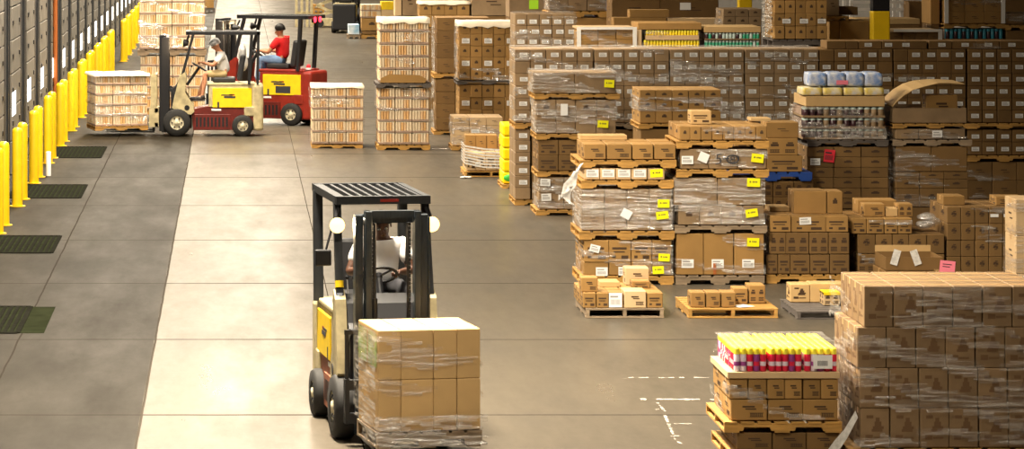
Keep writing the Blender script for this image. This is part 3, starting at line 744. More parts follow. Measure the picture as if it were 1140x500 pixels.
# --- stack with the blue pallet
Y = 46.3; S = 'blue pallet stack'
bulk(815, 903, [0.003, .3, gz(238, Y)], Y, 1.05, f'hidden foot of {S}')
tier('A7a', f'below blue pallet', 'dark printed carton', [815, 838, 861, 884, 906], [237.5, 219.5, 202], Y, 1.05, 2, 'twin', 'card_dark', top=False)
ppal(815, 904, 191.5, 201.5, Y, 1.1, 'blue painted pallet between cartons behind scrawled stack', 'blue_wood')
zt = gz(191.5, Y)
thing_box(854, 893, 173, 191, Y + .02, .5, 'wide shallow carton resting directly on blue pallet', 'text', z=zt)
thing_box(817, 853.5, 173, 191, Y + .02, .5, 'carton on blue pallet hidden behind scrawled stack', 'text', z=zt)
zt += 18.4 * Y / F
thing_box(854, 888, 153, 172, Y + .02, .5, 'second carton above blue pallet, beside yellow tag', 'twin', z=zt)
thing_box(818, 853, 153, 172, Y + .02, .5, 'carton beside second one above blue pallet', 'twin', z=zt)
zt += 19.4 * Y / F
thing_box(853, 889, 136, 153, Y + .04, .5, 'topmost carton of pile on blue pallet', 'faint', z=zt)

# --- trays of canisters / bottles shared by several loads
def bottle_mesh(m, r, h, capm, hc):
    key = ('bottle', m, r, h, capm)
    if key not in MESH:
        b = MB(); b.lathe([(.001, 0), (r * .96, 0), (r, .006), (r, (h - hc) * .97), (r * .92, h - hc), (.001, h - hc)], (0, 0, 0), (0, 0, 1), m, 14)
        b.lathe([(r * 1.003, (h - hc) * .32), (r * 1.006, (h - hc) * .33), (r * 1.006, (h - hc) * .56), (r * 1.003, (h - hc) * .57)], (0, 0, 0), (0, 0, 1), {'b_red': 'b_white', 'b_white': 'b_purple', 'b_purple': 'b_red'}.get(m, m), 14)
        c = MB(); c.lathe([(r * .98, 0), (r * .98, hc * .75), (r * .9, hc * .93), (r * .55, hc), (.001, hc)], (0, 0, h - hc), (0, 0, 1), capm, 14)
        MESH[key] = (b.mesh('bottle'), c.mesh('cap'))
    return MESH[key]
def bottle_tray(px0, px1, pyt, pyb, Y, depth, nx, mats, capm, label, deep=2, film=True, cardm='tray', group=None, capf=.22, z=None, lip=.22):
    w = gx(px1, Y) - gx(px0, Y); h = gz(pyt, Y) - gz(pyb, Y); z0 = gz(pyb, Y) if z is None else z
    e = empty('bottle_tray'); put(e, (gx(px0, Y) + gx(px1, Y)) / 2, Y + depth / 2, z0 + .002); tag(e, label, 'tray', group)
    b = MB(); b.box(-w / 2, w / 2, -depth / 2, depth / 2, 0, .008, cardm)
    for s in (-1, 1):
        b.box(-w / 2, w / 2, s * depth / 2 - .004, s * depth / 2 + .004, .006, h * lip, cardm); b.box(s * w / 2 - .004, s * w / 2 + .004, -depth / 2, depth / 2, .006, h * lip, cardm)
    b.build('tray', e)
    r = w / nx / 2 * .93; hb = h * .95; rr = random.Random(int(px0 * 7 + pyt))
    for k in range(deep):
        for i in range(nx):
            bm_, cm_ = bottle_mesh(mats[(i + k) % len(mats)] if len(mats) < 3 else rr.choice(mats), round(r, 4), round(hb, 3), capm, round(hb * capf, 4))
            o = link('bottle', bm_, e); o.location = (-w / 2 + (i + .5) * w / nx, -depth / 2 + r + .012 + k * 2.05 * r, .009)
            link('cap', cm_, o)
    if deep * 2.05 * r < depth - .1:
        b = MB(); b.box(-w / 2 + .01, w / 2 - .01, -depth / 2 + .03 + deep * 2.05 * r, depth / 2 - .01, .01, hb * .97, 'tray'); b.build('rear_filler', e)
    return e

# --- stack topped with blue-and-white packs
Y = 47.0; S = 'blue-white-pack stack'
bulk(897, 989, [.003, .33, gz(233, Y)], Y, 1.05, f'hidden foot of {S}')
tier('A8a', f'under trays in {S}', 'flat dark carton', [898, 928.5, 959, 989.5], [232.5, 221, 209.5, 198, 186.5, 175, 163.5], Y, 1.05, 2, 'mark', 'card_dark', top=False)
lab('A8a', (0, 5), 'red_label', 12, 14, 923, 173.5, Y, .12, out=.02, text='red label with white lines'); lab('A8a', (0, 4), 'paper', 11, 7.5, 907.5, 180, Y, out=.02)
ppal(899, 989, 155.5, 163, Y, 1.1, f'dark wooden pallet midway up {S}', 'wood_dark')
z0 = gz(155.5, Y)
for k, nm in enumerate(('lowest', 'middle', 'topmost')):
    bottle_tray(894, 985, 143.5, 155, Y, 1.0, 12, ['b_dark', 'card_grey', 'b_dark'], 'b_silver', f'{nm} tray of dark bottles in {S}', z=z0 + k * 12.1 * Y / F, cardm='card_grey', deep=2, group='dark bottle trays')
pwrap(894, 985, 119, 155, Y, 1.0, f'bulging cloudy film round dark bottle trays of {S}', cover=.5, m='film_heavy', seed=11, ruffle=.03, off=.02)
zt = z0 + 3 * 12.1 * Y / F
thing_box(897, 985, 107.5, 119, Y, 1.0, f'flat tan sheet carton between trays and yellow packs, {S}', 'none', 'card_tan', z=zt + .004); zt += 11.7 * Y / F + .006
def soft_pack(x0, x1, Y, d, z, h, m, label, seed, cat='pack', name='plastic_pack'):
    w = x1 - x0; bm = bmesh.new(); bmesh.ops.create_cube(bm, size=1); bmesh.ops.subdivide_edges(bm, edges=list(bm.edges), cuts=5, use_grid_fill=True)
    s = Vector((seed * 2.3, seed, 0)); bm.verts.index_update(); vs = []
    for v in bm.verts:
        c = v.co; k = 1 - .22 * (max(abs(c.x), abs(c.y)) * 2) ** 6 * (abs(c.z) * 2) ** 3 * .6
        e = Vector((c.x * w * (1 - .06 * (abs(c.z) * 2) ** 2), c.y * d * (1 - .06 * (abs(c.z) * 2) ** 2), (c.z * k + .5) * h))
        n = noise.noise(e * 9 + s) * .014
        if c.z > -.45: e += Vector((n if abs(c.x) > .45 else 0, n if abs(c.y) > .45 else 0, n if c.z > .45 else 0)) * (0.6)
        vs.append(e)
    b = MB(); b.add(vs, [[v.index for v in f.verts] for f in bm.faces], m, True); bm.free()
    o = b.build(name); put(o, (x0 + x1) / 2, Y + d / 2, z); return tag(o, label, cat)
for i in range(4):
    a, c = gx(893.5 + 23 * i, Y), gx(893.5 + 23 * (i + 1) - 1.1, Y)
    o = soft_pack(a, c, Y + .01, .48, zt + .002, 9.5 * Y / F, 'pack_yellow', mk_label('yellow-printed plastic pack', i, 4, 0, 1, 0, 1, 'below blue-white packs on bottle stack'), i)
    if i == 0: pass
for i in range(4):
    a, c = gx(901 + 20.8 * i, Y), gx(901 + 20.8 * (i + 1) - 1.1, Y)
    soft_pack(a, c, Y + .03, .46, zt + 10.2 * Y / F, 16.2 * Y / F, 'pack_blue', mk_label('blue-white plastic pack', i, 4, 0, 1, 0, 1, 'crowning bottle stack'), 20 + i)
b = MB(); b.box(-.08, .08, -.002, .002, -.03, .03, 'pink_label'); q = [x for x in bpy.data.objects if x.get('label', '').startswith('blue-white plastic pack, second')][0]; o = b.build('pink_strip', q); o.location = (gx(938, Y) - q.location.x, -.235, .06); o['label'] = 'small pink strip'

# --- stack topped by a bent tan sheet
S = 'bent-sheet stack'
bulk(997, 1078, [.003, .35, gz(231, Y)], Y, 1.05, f'hidden foot of {S}')
tier('A9a', f'low in {S}', 'dark wrapped carton', [997, 1024, 1051, 1078], [230.5, 210, 199.5, 191.5], Y, 1.05, 2, 'mark', 'card_dark', top=False)
tier('A9b', f'midway in {S}', 'large dark carton', [997, 1037, 1077], [191, 163], Y, 1.05, 2, 'none', 'card_dark', top=False)
pwrap(997, 1078, 163.5, 230, Y, 1.05, f'shiny film round lower half of {S}', cover=.6, m='film', seed=12)
ppal(994, 1082, 155.5, 162.5, Y, 1.1, f'brown pallet midway up {S}', 'wood_grey')
tier('A9c', f'between two pallets, {S}', 'low wrapped carton', [997, 1023, 1049, 1075], [155, 143.5], Y, 1.0, 2, 'faint', 'card_grey', top=False)
lab('A9c', (1, 0), 'paper', 11, 7.5, 1043, 149, Y, out=.034)
pwrap(997, 1075, 144, 154.5, Y, 1.0, f'clear film between two pallets of {S}', cover=.5, seed=13)
ppal(994, 1088, 137.5, 143, Y, 1.1, f'upper yellowish pallet of {S}', 'wood')
e = empty('open_carton'); z0 = gz(137, Y); put(e, gx(1035.5, Y), Y + .5, z0); tag(e, f'shallow open carton holding a small carton, {S}', 'box')
w = (1076 - 995) * Y / F / 2; h = 16.5 * Y / F; b = MB()
b.box(-w, w, -.48, .48, .002, .01, 'card_grey')
for s in (-1, 1): b.box(-w, w, s * .48 - .004, s * .48 + .004, .01, h, 'card_grey'); b.box(s * w - .004, s * w + .004, -.476, .476, .01, h, 'card_grey')
b.build('tray_body', e)
thing_box(1031, 1066, 107.5, 136, Y + .3, .3, 'tan carton standing inside shallow open carton under bent sheet', 'barcode', 'card', z=z0 + .012)
thing_box(1001, 1028, 121.5, 135, Y + .3, .3, 'carton inside open tray hidden under bent sheet', 'none', 'card_dark', z=z0 + .012)
b = MB(); prof = [(-1.02, .40), (-.92, .52), (-.72, .70), (-.45, .86), (-.12, .955), (.25, .985), (.55, .985), (.95, .96)]
zs0 = gz(137, Y); pts = [(w * x, (zz - .4) / .585 * 24 * Y / F + 18.3 * Y / F) for x, zz in prof]
for (xa, za), (xb, zb) in zip(pts, pts[1:]):
    f = lambda x, z, y: (x, y, z)
    b.add([f(xa, za - .03 * (xa < 0), -.47), f(xb, zb - .03 * (xb < 0), -.47), f(xb, zb + .01, .3), f(xa, za + .01, .3), f(xa, za - .03 * (xa < 0) - .008, -.47), f(xb, zb - .03 * (xb < 0) - .008, -.47), f(xb, zb + .002, .3), f(xa, za + .002, .3)],
          [(0, 1, 2, 3), (7, 6, 5, 4), (0, 4, 5, 1), (2, 6, 7, 3), (0, 3, 7, 4), (1, 5, 6, 2)], 'card_tan')
o = b.build('cardboard_sheet'); put(o, gx(1035.5, Y), Y + .5, zs0 + .03); tag(o, 'bent tan cardboard sheet lying over small carton atop dark stack', 'cardboard sheet')

# --- loosely wrapped stack under the pink tag
Y = 43.9; S = 'pink-tag stack'
ppal(950, 1050, 304.5, 313.5, Y, 1.15, f'wooden pallet on floor under {S}')
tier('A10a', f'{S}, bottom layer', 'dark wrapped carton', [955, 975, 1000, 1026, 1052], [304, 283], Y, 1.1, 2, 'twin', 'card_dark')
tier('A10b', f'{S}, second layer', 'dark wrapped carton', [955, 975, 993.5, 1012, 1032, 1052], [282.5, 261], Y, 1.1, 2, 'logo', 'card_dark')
tier('A10c', f'{S}, third layer', 'brown wrapped carton', [948, 965, 984.5, 999.5, 1015.5], [260.5, 243], Y, 1.1, 2, 'text', 'card')
zt = gz(243, Y)
thing_box(962, 985, 226, 240, Y + .2, .3, f'tan carton at front on top of {S}', 'barcode', 'card', z=zt)
thing_box(986, 999.5, 231, 240, Y + .22, .26, f'small low carton in middle on top of {S}', 'none', 'card_tan', z=zt)
thing_box(1000, 1016, 227, 241, Y + .22, .3, f'brown carton rightmost on top of {S}', 'twin', 'card', z=zt)
thing_box(955, 998, 221, 236, Y + .62, .4, f'wide flat carton at back on top of {S}', 'none', 'card', z=zt)
pwrap(950, 1052, 245, 304, Y, 1.1, f'loose film bands round {S}', cover=.28, m='film_heavy', seed=15, off=.04, ruffle=.02, faces='fl')
b = MB()
for k in range(9):
    r = R.uniform(.07, .11); b.ball((R.uniform(-.0, .14), R.uniform(.2, .4), .09 + .05 * (k % 3)), (r * 1.3, r, r * .62), 'film_heavy', 9, 6)
o = b.build('film_heap'); put(o, gx(1032, Y), Y, gz(261, Y) + .01); tag(o, f'crumpled heap of clear film at right on {S}', 'plastic wrap')
Yo = 42.4
thing_box(985, 1052, 303, 329.5, Yo, .8, 'large brown carton under open carton behind near wrapped load', 'none', 'card_dark', z=.002)
e = empty('open_carton'); z0 = gz(302.6, Yo) + .008; w = (1050 - 987) * Yo / F / 2; h = 15 * Yo / F; put(e, gx(1018.5, Yo), Yo + .4, z0); tag(e, 'open brown carton with film strips behind near wrapped load', 'box')
b = MB(); b.box(-w, w, -.36, .36, .002, .01, 'card_dark')
for s in (-1, 1): b.box(-w, w, s * .36 - .004, s * .36 + .004, .01, h, 'card_dark'); b.box(s * w - .004, s * w + .004, -.356, .356, .01, h, 'card_dark')
b.build('tray_body', e)
b = MB(); b.box(-w, w, .366, .37, h - .02, h + .08, 'card_tan')
b.build('flap', e)
b = MB()
for x, t in ((-.26, .28), (.05, -.35)):
    b.box(-.045, .045, -.372, -.366, -.0, h * 1.15, 'film_rope', M4=Matrix.Translation((x, -.004, .075)) @ Matrix.Rotation(t, 4, 'Y'))
b.build('film_strip', e)['label'] = 'torn strips of cloudy film'
o, d_ = thing_box(1045, 1064, 300, 330, Yo - .35, .3, 'brown carton bearing a pink tag beside open carton', 'none', 'card_dark', z=.002)
b = MB(); b.box(-.095, .095, -.001, .001, -.07, .08, 'pink_label'); b.quad((-.06, -.002, .03), (.05, -.002, .03), (.05, -.002, .04), (-.06, -.002, .04), 'ink'); b.quad((-.06, -.002, -.0), (.03, -.002, -.0), (.03, -.002, .01), (-.06, -.002, .01), 'ink')
q = b.build('pink_tag', o); q.location = (0, -.16, d_[2] + .055); q.rotation_euler = (0, .1, 0); q['label'] = 'pink paper tag standing up from the top edge'

# --- dark stack at the photo's right edge
S = 'dark stack at right edge'; Y = 43.9
ppal(1053, 1145, 304.5, 313.5, Y, 1.15, f'wooden pallet on floor under {S}')
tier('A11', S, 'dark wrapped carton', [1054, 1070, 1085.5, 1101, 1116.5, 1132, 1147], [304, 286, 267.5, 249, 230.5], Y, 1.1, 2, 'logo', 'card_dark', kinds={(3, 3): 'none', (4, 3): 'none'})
for i, px in ((3, 1107), (4, 1122)): lab('A11', (i, 3), 'paper', 9, 3.5, px, 240, Y, lines=False)
zt = gz(230.5, Y)
thing_box(1050, 1074, 219, 229, Y + .25, .4, f'shallow tan carton at left on top of {S}', 'none', 'card', z=zt)
thing_box(1109, 1140, 221, 230.5, Y + .2, .4, f'shallow tan carton at right on top of {S}', 'text', 'card', z=zt)
pwrap(1054, 1147, 231, 304, Y, 1.1, f'clear film round {S}', cover=.22, seed=16)
tier('A14', 'at right edge behind near wrapped load', 'pale wrapped carton', [1131, 1175], [337, 305, 263, 222], 41.5, .6, 1, 'faint', 'card_light')
pwrap(1131, 1175, 223, 336, 41.5, .6, 'film round pale cartons at right edge behind near wrapped load', cover=.45, seed=17)

# --- big wrapped load in the near right corner
Y = 29.8; S = 'near wrapped load'
ppal(944, 1162, 499, 516, Y, 1.2, 'wooden pallet under big wrapped load in near right corner', 'wood')
for k, (x0, nm) in enumerate(((958, 'bottom layer'), (957, 'second layer'), (954, 'third layer'), (962, 'top layer'))):
    rows = [498.5, 454.5, 410, 364.5, 318.5]
    tier(f'A12{k}', f'{nm} of {S}', 'wrapped emblem-printed carton', span(x0, x0 + 198, 6), [rows[k], rows[k + 1]], Y, 1.16, 4, 'emblem', 'card_mid', top=(k == 3), jit=.005, pr='soft_print')
for k, (a, c) in enumerate(((498, 455), (454, 411), (409, 365), (363, 320))):
    pass
pwrap(954, 1160, 319, 498, Y, 1.16, f'shiny crinkled film wound round big {S}', cover=.5, m='film', seed=18, off=.03, ruffle=.015)
b = MB(); pts = [(0, 0, 0), (.03, -.02, .1), (.09, -.01, .2), (.13, .0, .28), (-.06, -.01, -.06), (-.1, .0, -.09)]
b.add([(-.12, -.02, -.1), (-.02, -.03, -.1), (.06, -.03, .02), (.16, -.01, .2), (.14, 0, .26), (.04, -.02, .1), (-.05, -.03, .0)], [(0, 1, 6), (1, 2, 5, 6), (2, 3, 4, 5)], 'film_rope')
o = b.build('plastic_scrap'); put(o, gx(934, Y) , Y - .02, gz(490, Y)); o.location.z = max(o.location.z, .12); tag(o, f'loose tail of white film at foot of big {S}', 'plastic scrap')

# --- load of yellow-capped canisters beside it
Y = 29.85; S = 'canister load'
ppal(812, 937, 501.5, 519, Y, 1.12, 'wooden pallet on floor under yellow-capped canister load')
tier('A13c', f'lowest tier of {S}', 'brown printed carton', [820, 860, 898, 936], [501, 482], Y, 1.05, 2, 'barcode', 'card_dark', top=False)
ppal(806, 937, 469, 481.5, Y, 1.12, 'yellow wooden pallet midway up canister load')
tier('A13b', f'under canisters, second layer down', 'wide brown carton', [813, 854.5, 894, 933], [468.5, 445], Y, 1.05, 2, 'barcode', 'card', top=False)
tier('A13a', f'directly under canisters', 'small brown carton', [812, 833, 854, 874, 893.5, 914, 934], [444.5, 422], Y, 1.05, 2, 'barcode', 'card')
pwrap(811, 934, 421, 468, Y, 1.05, f'clear film round brown cartons of {S}', cover=.3, seed=19)
thing_box(810, 935, 415, 422, Y - .01, 1.08, 'thin pale tray sheet under canister packs', 'none', 'card_light', name='tray_sheet', cat='tray', tape=False, z=gz(421.6, Y))
zt = gz(414.4, Y); pw = (934.5 - 816.5) / 3
rr = random.Random(5)
for d in range(4):
    for i in range(3):
        a, c = gx(816.5 + pw * i, Y), gx(816.5 + pw * (i + 1) - .8, Y); w = c - a; dep = .262
        e = empty('canister_pack'); put(e, (a + c) / 2, Y + .01 + d * .268 + dep / 2, zt); tag(e, f"yellow-capped canister pack, {col_word(i, 3)}, {('front row', 'second row', 'third row', 'back row')[d]} of canister load", 'pack', 'yellow-capped canister packs')
        r = (w - .016) / 5 / 2 * .96; h = .205
        for k in range(4):
            for j in range(5):
                bm_, cm_ = bottle_mesh(rr.choice(['b_red', 'b_red', 'b_white', 'b_purple']), round(r, 4), h, 'cap_yellow', .055)
                o = link('canister', bm_, e); o.location = (-w / 2 + .008 + (j + .5) * (w - .016) / 5, -dep / 2 + .006 + (k + .5) * (dep - .012) / 4, .003); link('cap', cm_, o)
lb = MB(); lb.box(-.083, .083, -.0012, 0, -.06, .06, 'paper')
for k in range(10): lb.quad((-.045 + k * .009, -.002, -.035), (-.04 + k * .009, -.002, -.035), (-.04 + k * .009, -.002, .01), (-.045 + k * .009, -.002, .01), 'ink')
for o in bpy.data.objects:
    if o.get('label', '') == 'yellow-capped canister pack, rightmost, front row of canister load':
        q = lb.build('paper_label', o); q.location = (gx(916, Y) - o.location.x, -.262 / 2 - .012, .09); q['label'] = 'white barcode label'
pwrap(816, 935, 388, 413, Y + .005, 1.07, 'clear film band round canister packs', cover=.15, seed=21, off=.02, top=True)
# ================================================================== far wall of labelled cartons
Y = 55.0
WC = [(573, 660.5), (662, 745), (746, 828.5), (829.5, 911.5), (912.5, 994), (995, 1075.5), (1077, 1160)]
for k, (a, c) in enumerate(WC):
    S = f'{ORD[k]} block of far carton wall'
    rows = [136.5 - 13.6 * j for j in range(7)]
    tier(f'W{k}', S, 'white-labelled carton', span(a, c, 5), rows, Y, 1.1, 2, 'none', 'card_grey' if k < 4 else 'card_dark', name='labelled_carton', left=(k == 0), tape=False, jit=.003, group='labelled cartons of the far wall')  # dimmer light on the right-hand blocks is put into their darker carton colour
    r = random.Random(k)
    for j in range(6):
        for i in range(5):
            if r.random() < .07: continue
            o, d_ = BOX[f'W{k}'][(i, j, 0)]
            q = link('paper_label', label_mesh(.125, .066, 'paper'), o); q.location = ((.05 if j % 2 else -.02) * d_[0] + r.uniform(-.012, .012), -d_[1] / 2 - .004, d_[2] * .55)
    ppal(a, c, 137, 143.5, Y, 1.14, f'wooden pallet under upper tier, {S}', 'wood' if k in (0, 6) else 'wood_grey')
    if k == 0:
        tier('W0l', f'left end of far carton wall, lower tier', 'white-labelled carton', [573, 590.5], [222, 209, 196, 183, 170, 156.5, 144], Y, 1.1, 2, 'none', 'card_grey', name='labelled_carton', tape=False, top=False)
        for j in range(1, 6): lab('W0l', (0, j), 'paper', 9, 5, 582.5, 216 - 13 * j, Y)
        bulk(592, 660, [gz(222, Y), gz(183, Y), gz(144.5, Y)], Y, 1.1, f'lower tier, first far-wall block')
    elif k == 6:
        tier('W6l', f'lower tier of {S}', 'white-labelled carton', span(a, c, 5), [172.5, 158, 144.5], Y, 1.1, 2, 'none', 'card_dark', name='labelled_carton', tape=False, left=False, top=False)
        for j in range(2):
            for i in range(5): lab('W6l', (i, j), 'paper', 8.5, 4.5, a + 9 + 16.5 * i, 166 - 14 * j, Y)
        ppal(a, c, 173, 180, Y, 1.14, f'yellow pallet midway, {S}')
        tier('W6m', f'foot of {S}', 'dark wrapped carton', span(a, c, 3), [222, 201, 180.5], Y, 1.1, 1, 'faint', 'card_dark', tape=False, top=False)
        pwrap(a, c, 181, 221, Y, 1.1, f'dark shiny film round foot of {S}', cover=.4, seed=31, faces='f')
    else:
        bulk(a + .5, c - .5, [gz(222, Y), gz(183, Y), gz(144.5, Y)], Y, 1.1, f'lower tier, {ORD[k]} far-wall block')
    ppal(a, c, 222.5, 229, Y, 1.14, f'wooden pallet on floor under {S}')
    pwrap(a + .6, c - .6, 54.2 if k < 4 else 56, 136, Y, 1.1, f'clear film round {S}', cover=.2 if k > 3 else .40, m='film' if k > 3 else 'film_heavy', seed=40 + k, faces='fl' if k == 0 else 'f', off=.011, ruffle=.005, top=k < 4)
# row of cartons lying on top of the wall
zt = gz(54.6, Y)
tier('WT1', 'lying along top of fifth block', 'labelled flat carton', [920, 942, 956, 982, 1007, 1032], [54.6, 45.5], Y + .03, .6, 1, 'none', 'card_dark', tape=False)
for i in (2, 3, 4): lab('WT1', (i, 0), 'paper', 8, 4, (967, 989.5, 1009)[i - 2], 50, Y)
tier('WT2', 'lying along top of last two blocks', 'labelled flat carton', [1034, 1060, 1087, 1113, 1145], [54.6, 45.5], Y + .03, .6, 1, 'none', 'card_dark', tape=False)
for i in range(4): lab('WT2', (i, 0), 'paper', 8, 4, 1049 + 26 * i, 50, Y)
pwrap(1034, 1145, 46, 54, Y + .03, .6, 'shiny film over flat cartons along top of wall', cover=.4, seed=50, faces='f')

# ================================================================== towers in front of the wall
Y = 53.2; S = 'grey wrapped tower'
ppal(597, 686, 233.5, 240, Y, 1.05, f'yellow pallet on floor under {S}')
tier('B1a', f'first tier of {S}', 'wrapped carton', [600, 628, 657, 685], [233, 215, 197.5], Y, 1.0, 2, 'faint', 'card_grey', top=False)
lab('B1a', (0, 1), 'paper', 11, 8, 607, 203, Y, .04, out=.03); lab('B1a', (0, 0), 'paper', 11, 8, 608, 219.5, Y, -.04, out=.03)
pwrap(600, 685, 198, 232, Y, 1.0, f'cloudy film round first tier of {S}', cover=.6, m='film_heavy', seed=51)
ppal(598, 687, 190.5, 197, Y, 1.05, f'yellow pallet second from floor, {S}')
tier('B1b', f'second tier of {S}', 'printed brown carton', [599, 622, 645, 666, 686], [190, 173, 156], Y, 1.0, 2, 'text', 'card_dark', top=False)
ppal(597, 689, 149, 155.5, Y, 1.05, f'yellow pallet third from floor, {S}')
tier('B1c', f'third tier of {S}', 'greyish carton', [597, 619, 641, 664, 686], [148.5, 130, 111], Y, 1.0, 2, 'mark', 'card_grey', kinds={(i, 0): 'none' for i in range(4)}, top=False)
lab('B1c', (1, 1), 'paper', 8, 13, 628, 122, Y, out=.035, text='white paper note', lines=False); lab('B1c', (3, 0), 'yellow_label', 12, 8, 671, 138, Y, .05, out=.035)
pwrap(597, 686, 111.5, 148, Y, 1.0, f'cloudy film round third tier of {S}', cover=.55, m='film_heavy', seed=52)
ppal(595, 690, 104.5, 110.5, Y, 1.05, f'yellow pallet fourth from floor, {S}')
tier('B1d', f'top tier of {S}', 'greyish carton', [594, 640, 686], [104, 81], Y, 1.0, 2, 'none', 'card_grey')
lab('B1d', (1, 0), 'yellow_label', 11, 8.5, 678, 93, Y, .05, out=.035)
pwrap(594, 686, 80.4, 103.5, Y, 1.0, f'cloudy film round top tier of {S}', cover=.65, m='film_heavy', seed=53, top=True)
Y = 50.5; S = 'load behind tagged stack'
bulk(713, 802, [.003, .7, gz(144, Y)], Y, 1.0, f'hidden foot of {S}')
ppal(711, 804, 137.5, 143.5, Y, 1.05, f'bright yellow pallet under {S}')
tier('B2', S, 'brown printed carton', span(712, 803, 5), [137, 123, 111, 100], Y, 1.0, 2, 'mark', 'card')
pwrap(712, 803, 108, 124, Y, 1.0, f'clear film band round {S}', cover=.7, m='film_heavy', seed=54)

# ================================================================== loads beyond the wall, tops showing
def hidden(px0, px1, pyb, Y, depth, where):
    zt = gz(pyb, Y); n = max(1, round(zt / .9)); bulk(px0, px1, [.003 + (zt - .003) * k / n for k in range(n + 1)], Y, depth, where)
def frame_boards(px0, px1, pyt, pyb, Y, label, w=3.6, top=True, right=True, left=True):
    e = empty('edge_board_frame'); zb, zt = gz(pyb, Y), gz(pyt, Y); x0, x1 = gx(px0, Y), gx(px1, Y); t = w * Y / F
    put(e, (x0 + x1) / 2, Y, zb); tag(e, label, 'edge boards'); h = zt - zb; q = (x1 - x0) / 2
    def B(nm, *a):
        b = MB(); b.box(*a, 'whiteboard'); b.build(nm, e)
    if left: B('edge_board', -q - .012, -q + t, -.03, -.014, 0, h)
    if right: B('edge_board', q - t, q + .012, -.03, -.014, 0, h)
    if top: B('edge_board', -q + t + .002, q - t - .002, -.03, -.014, h - t * .8, h)
    return e
Y = 62.0; S = 'pale block beyond far wall'
hidden(573, 642, 56, Y, 1.1, f'foot of {S}')
tier('C1', S, 'white-labelled carton', span(573, 642, 5), [55.8, 42, 28.5, 15.5], Y, 1.1, 2, 'none', 'card_grey', name='labelled_carton', tape=False)
for j in range(3):
    for i in range(5): lab('C1', (i, j), 'paper', 8, 4.5, 582 + 13.6 * i + (.5 if j == 1 else -2), 46.5 - 11.2 * j, Y)
pwrap(573, 642, 14.8, 55, Y, 1.1, f'clear film round {S}', cover=.4, seed=60, off=.01, top=True)
Y = 74.0
hidden(567, 608, 20, Y, 1.1, 'under green-tagged carton')
o, d_ = thing_box(567, 608, -8, 19.5, Y, 1.0, 'grey carton with bright green tag, top of picture', 'none', 'card_grey')
q = link('paper_label', label_mesh(.2, .2, 'green_label', False), o); q.location = (.13, -.5 - .004, .28); q['label'] = 'bright green tag'
Y = 70.0
hidden(610, 676, 31, Y, 1.1, 'under pallet beside green-tagged carton')
thing_box(640, 676, 20, 30.5, Y, 1.0, 'brown carton under yellow pallet beyond far wall', 'none', 'card'); thing_box(610, 639, 20, 30.5, Y, 1.0, 'brown carton left of others under yellow pallet beyond wall', 'none', 'card')
ppal(609, 677, 12.5, 19.5, Y, 1.1, 'yellow pallet high beyond far wall beside green tag')
tier('C3', 'on yellow pallet beside green tag', 'greyish wrapped carton', span(611, 675, 3), [12, -2, -12], Y, 1.0, 1, 'faint', 'card_grey')
pwrap(611, 675, -10, 11, Y, 1.0, 'cloudy film over cartons on yellow pallet beside green tag', cover=.6, m='film_heavy', seed=61, faces='fl')
Y = 60.0; S = 'white-edged load beyond second block'
hidden(643, 707, 57, Y, 1.0, f'foot of {S}')
tier('C4', S, 'brown carton', span(645, 706.5, 3), [56.5, 44, 33], Y, 1.0, 1, 'faint', 'card')
pwrap(644, 707, 33.5, 56, Y, 1.0, f'shiny film over {S}', cover=.45, seed=62, faces='fl', off=.008)
frame_boards(643, 708, 30, 56.5, Y - .02, f'white cardboard edge boards framing {S}')
o, d_ = thing_box(643.5, 707, 30.5, 33, Y, 1.0, f'pale sheet covering {S}', 'none', 'card_light', name='cover_sheet', tape=False, cat='cover')
Y = 66.0
hidden(680, 742, 32, Y, 1.0, 'under brown cartons beyond second block')
tier('C5', 'beyond second block', 'wide brown carton', [683, 742], [31.8, 19.5], Y, .45, 1, 'none', 'card')
hidden(682, 800, 32, 68.2, 1.0, 'under dark cartons beyond second and third blocks')
tier('C6', 'high beyond second and third blocks', 'dark brown carton', [681, 735, 800], [31.8, 20.5, 0, -18], 68.2, 1.0, 1, 'faint', 'card_dark')
lab('C6', (1, 1), 'paper', 12, 8, 763, 7, 68.2, text='white paper notice', lines=False)
thing_box(701, 745, 11, 19.5, Y, .4, 'long tan carton lying on wide brown carton beyond second block', 'none', 'card')
thing_box(743.5, 800, 20.5, 31.8, Y, .45, 'pale flat carton beyond third block', 'none', 'card_light'); hidden(743.5, 800, 32, Y, .5, 'under pale flat carton beyond third block')
b = MB()
for x in (664.5, 675): b.box(gx(x, 72) - .05, gx(x, 72) + .05, 72, 72.1, 0, 6, 'blue_rack')
for z in (2.6, 4.6): b.box(gx(664.5, 72), gx(675, 72), 72.02, 72.08, z, z + .1, 'blue_rack')
tag(b.build('rack_upright'), 'blue rack upright beyond the second block', 'rack')
Y = 60.0; S = 'yellow-bottle load beyond third block'
hidden(709, 780, 57, Y, 1.0, f'foot of {S}')
z0 = gz(56.5, Y)
bottle_tray(717, 779, 45, 56.5, Y, .95, 18, ['b_yellow', 'b_yellow'], 'cap_yellow', f'lower tray of {S}', z=z0, cardm='card_light')
bottle_tray(719, 778, 33.5, 44.5, Y, .95, 18, ['b_yellow', 'b_yellow'], 'cap_yellow', f'upper tray of {S}', z=z0 + 11.7 * Y / F, cardm='card_light', lip=.5)
pwrap(716.5, 779.5, 34, 56, Y, .95, f'clear film over {S}', cover=.3, seed=63, faces='fl', off=.02)
thing_box(710, 781, 25, 32.5, Y, 1.0, f'brown lid carton covering {S}', 'none', 'card', z=z0 + 23.3 * Y / F, tape=False)
thing_box(709, 714.5, 33.5, 56.5, Y, .9, f'pale wrapped side carton left of {S}', 'none', 'card_light', z=z0)
S = 'green-can load beyond fourth block'
hidden(784, 847, 57, Y, 1.0, f'foot of {S}')
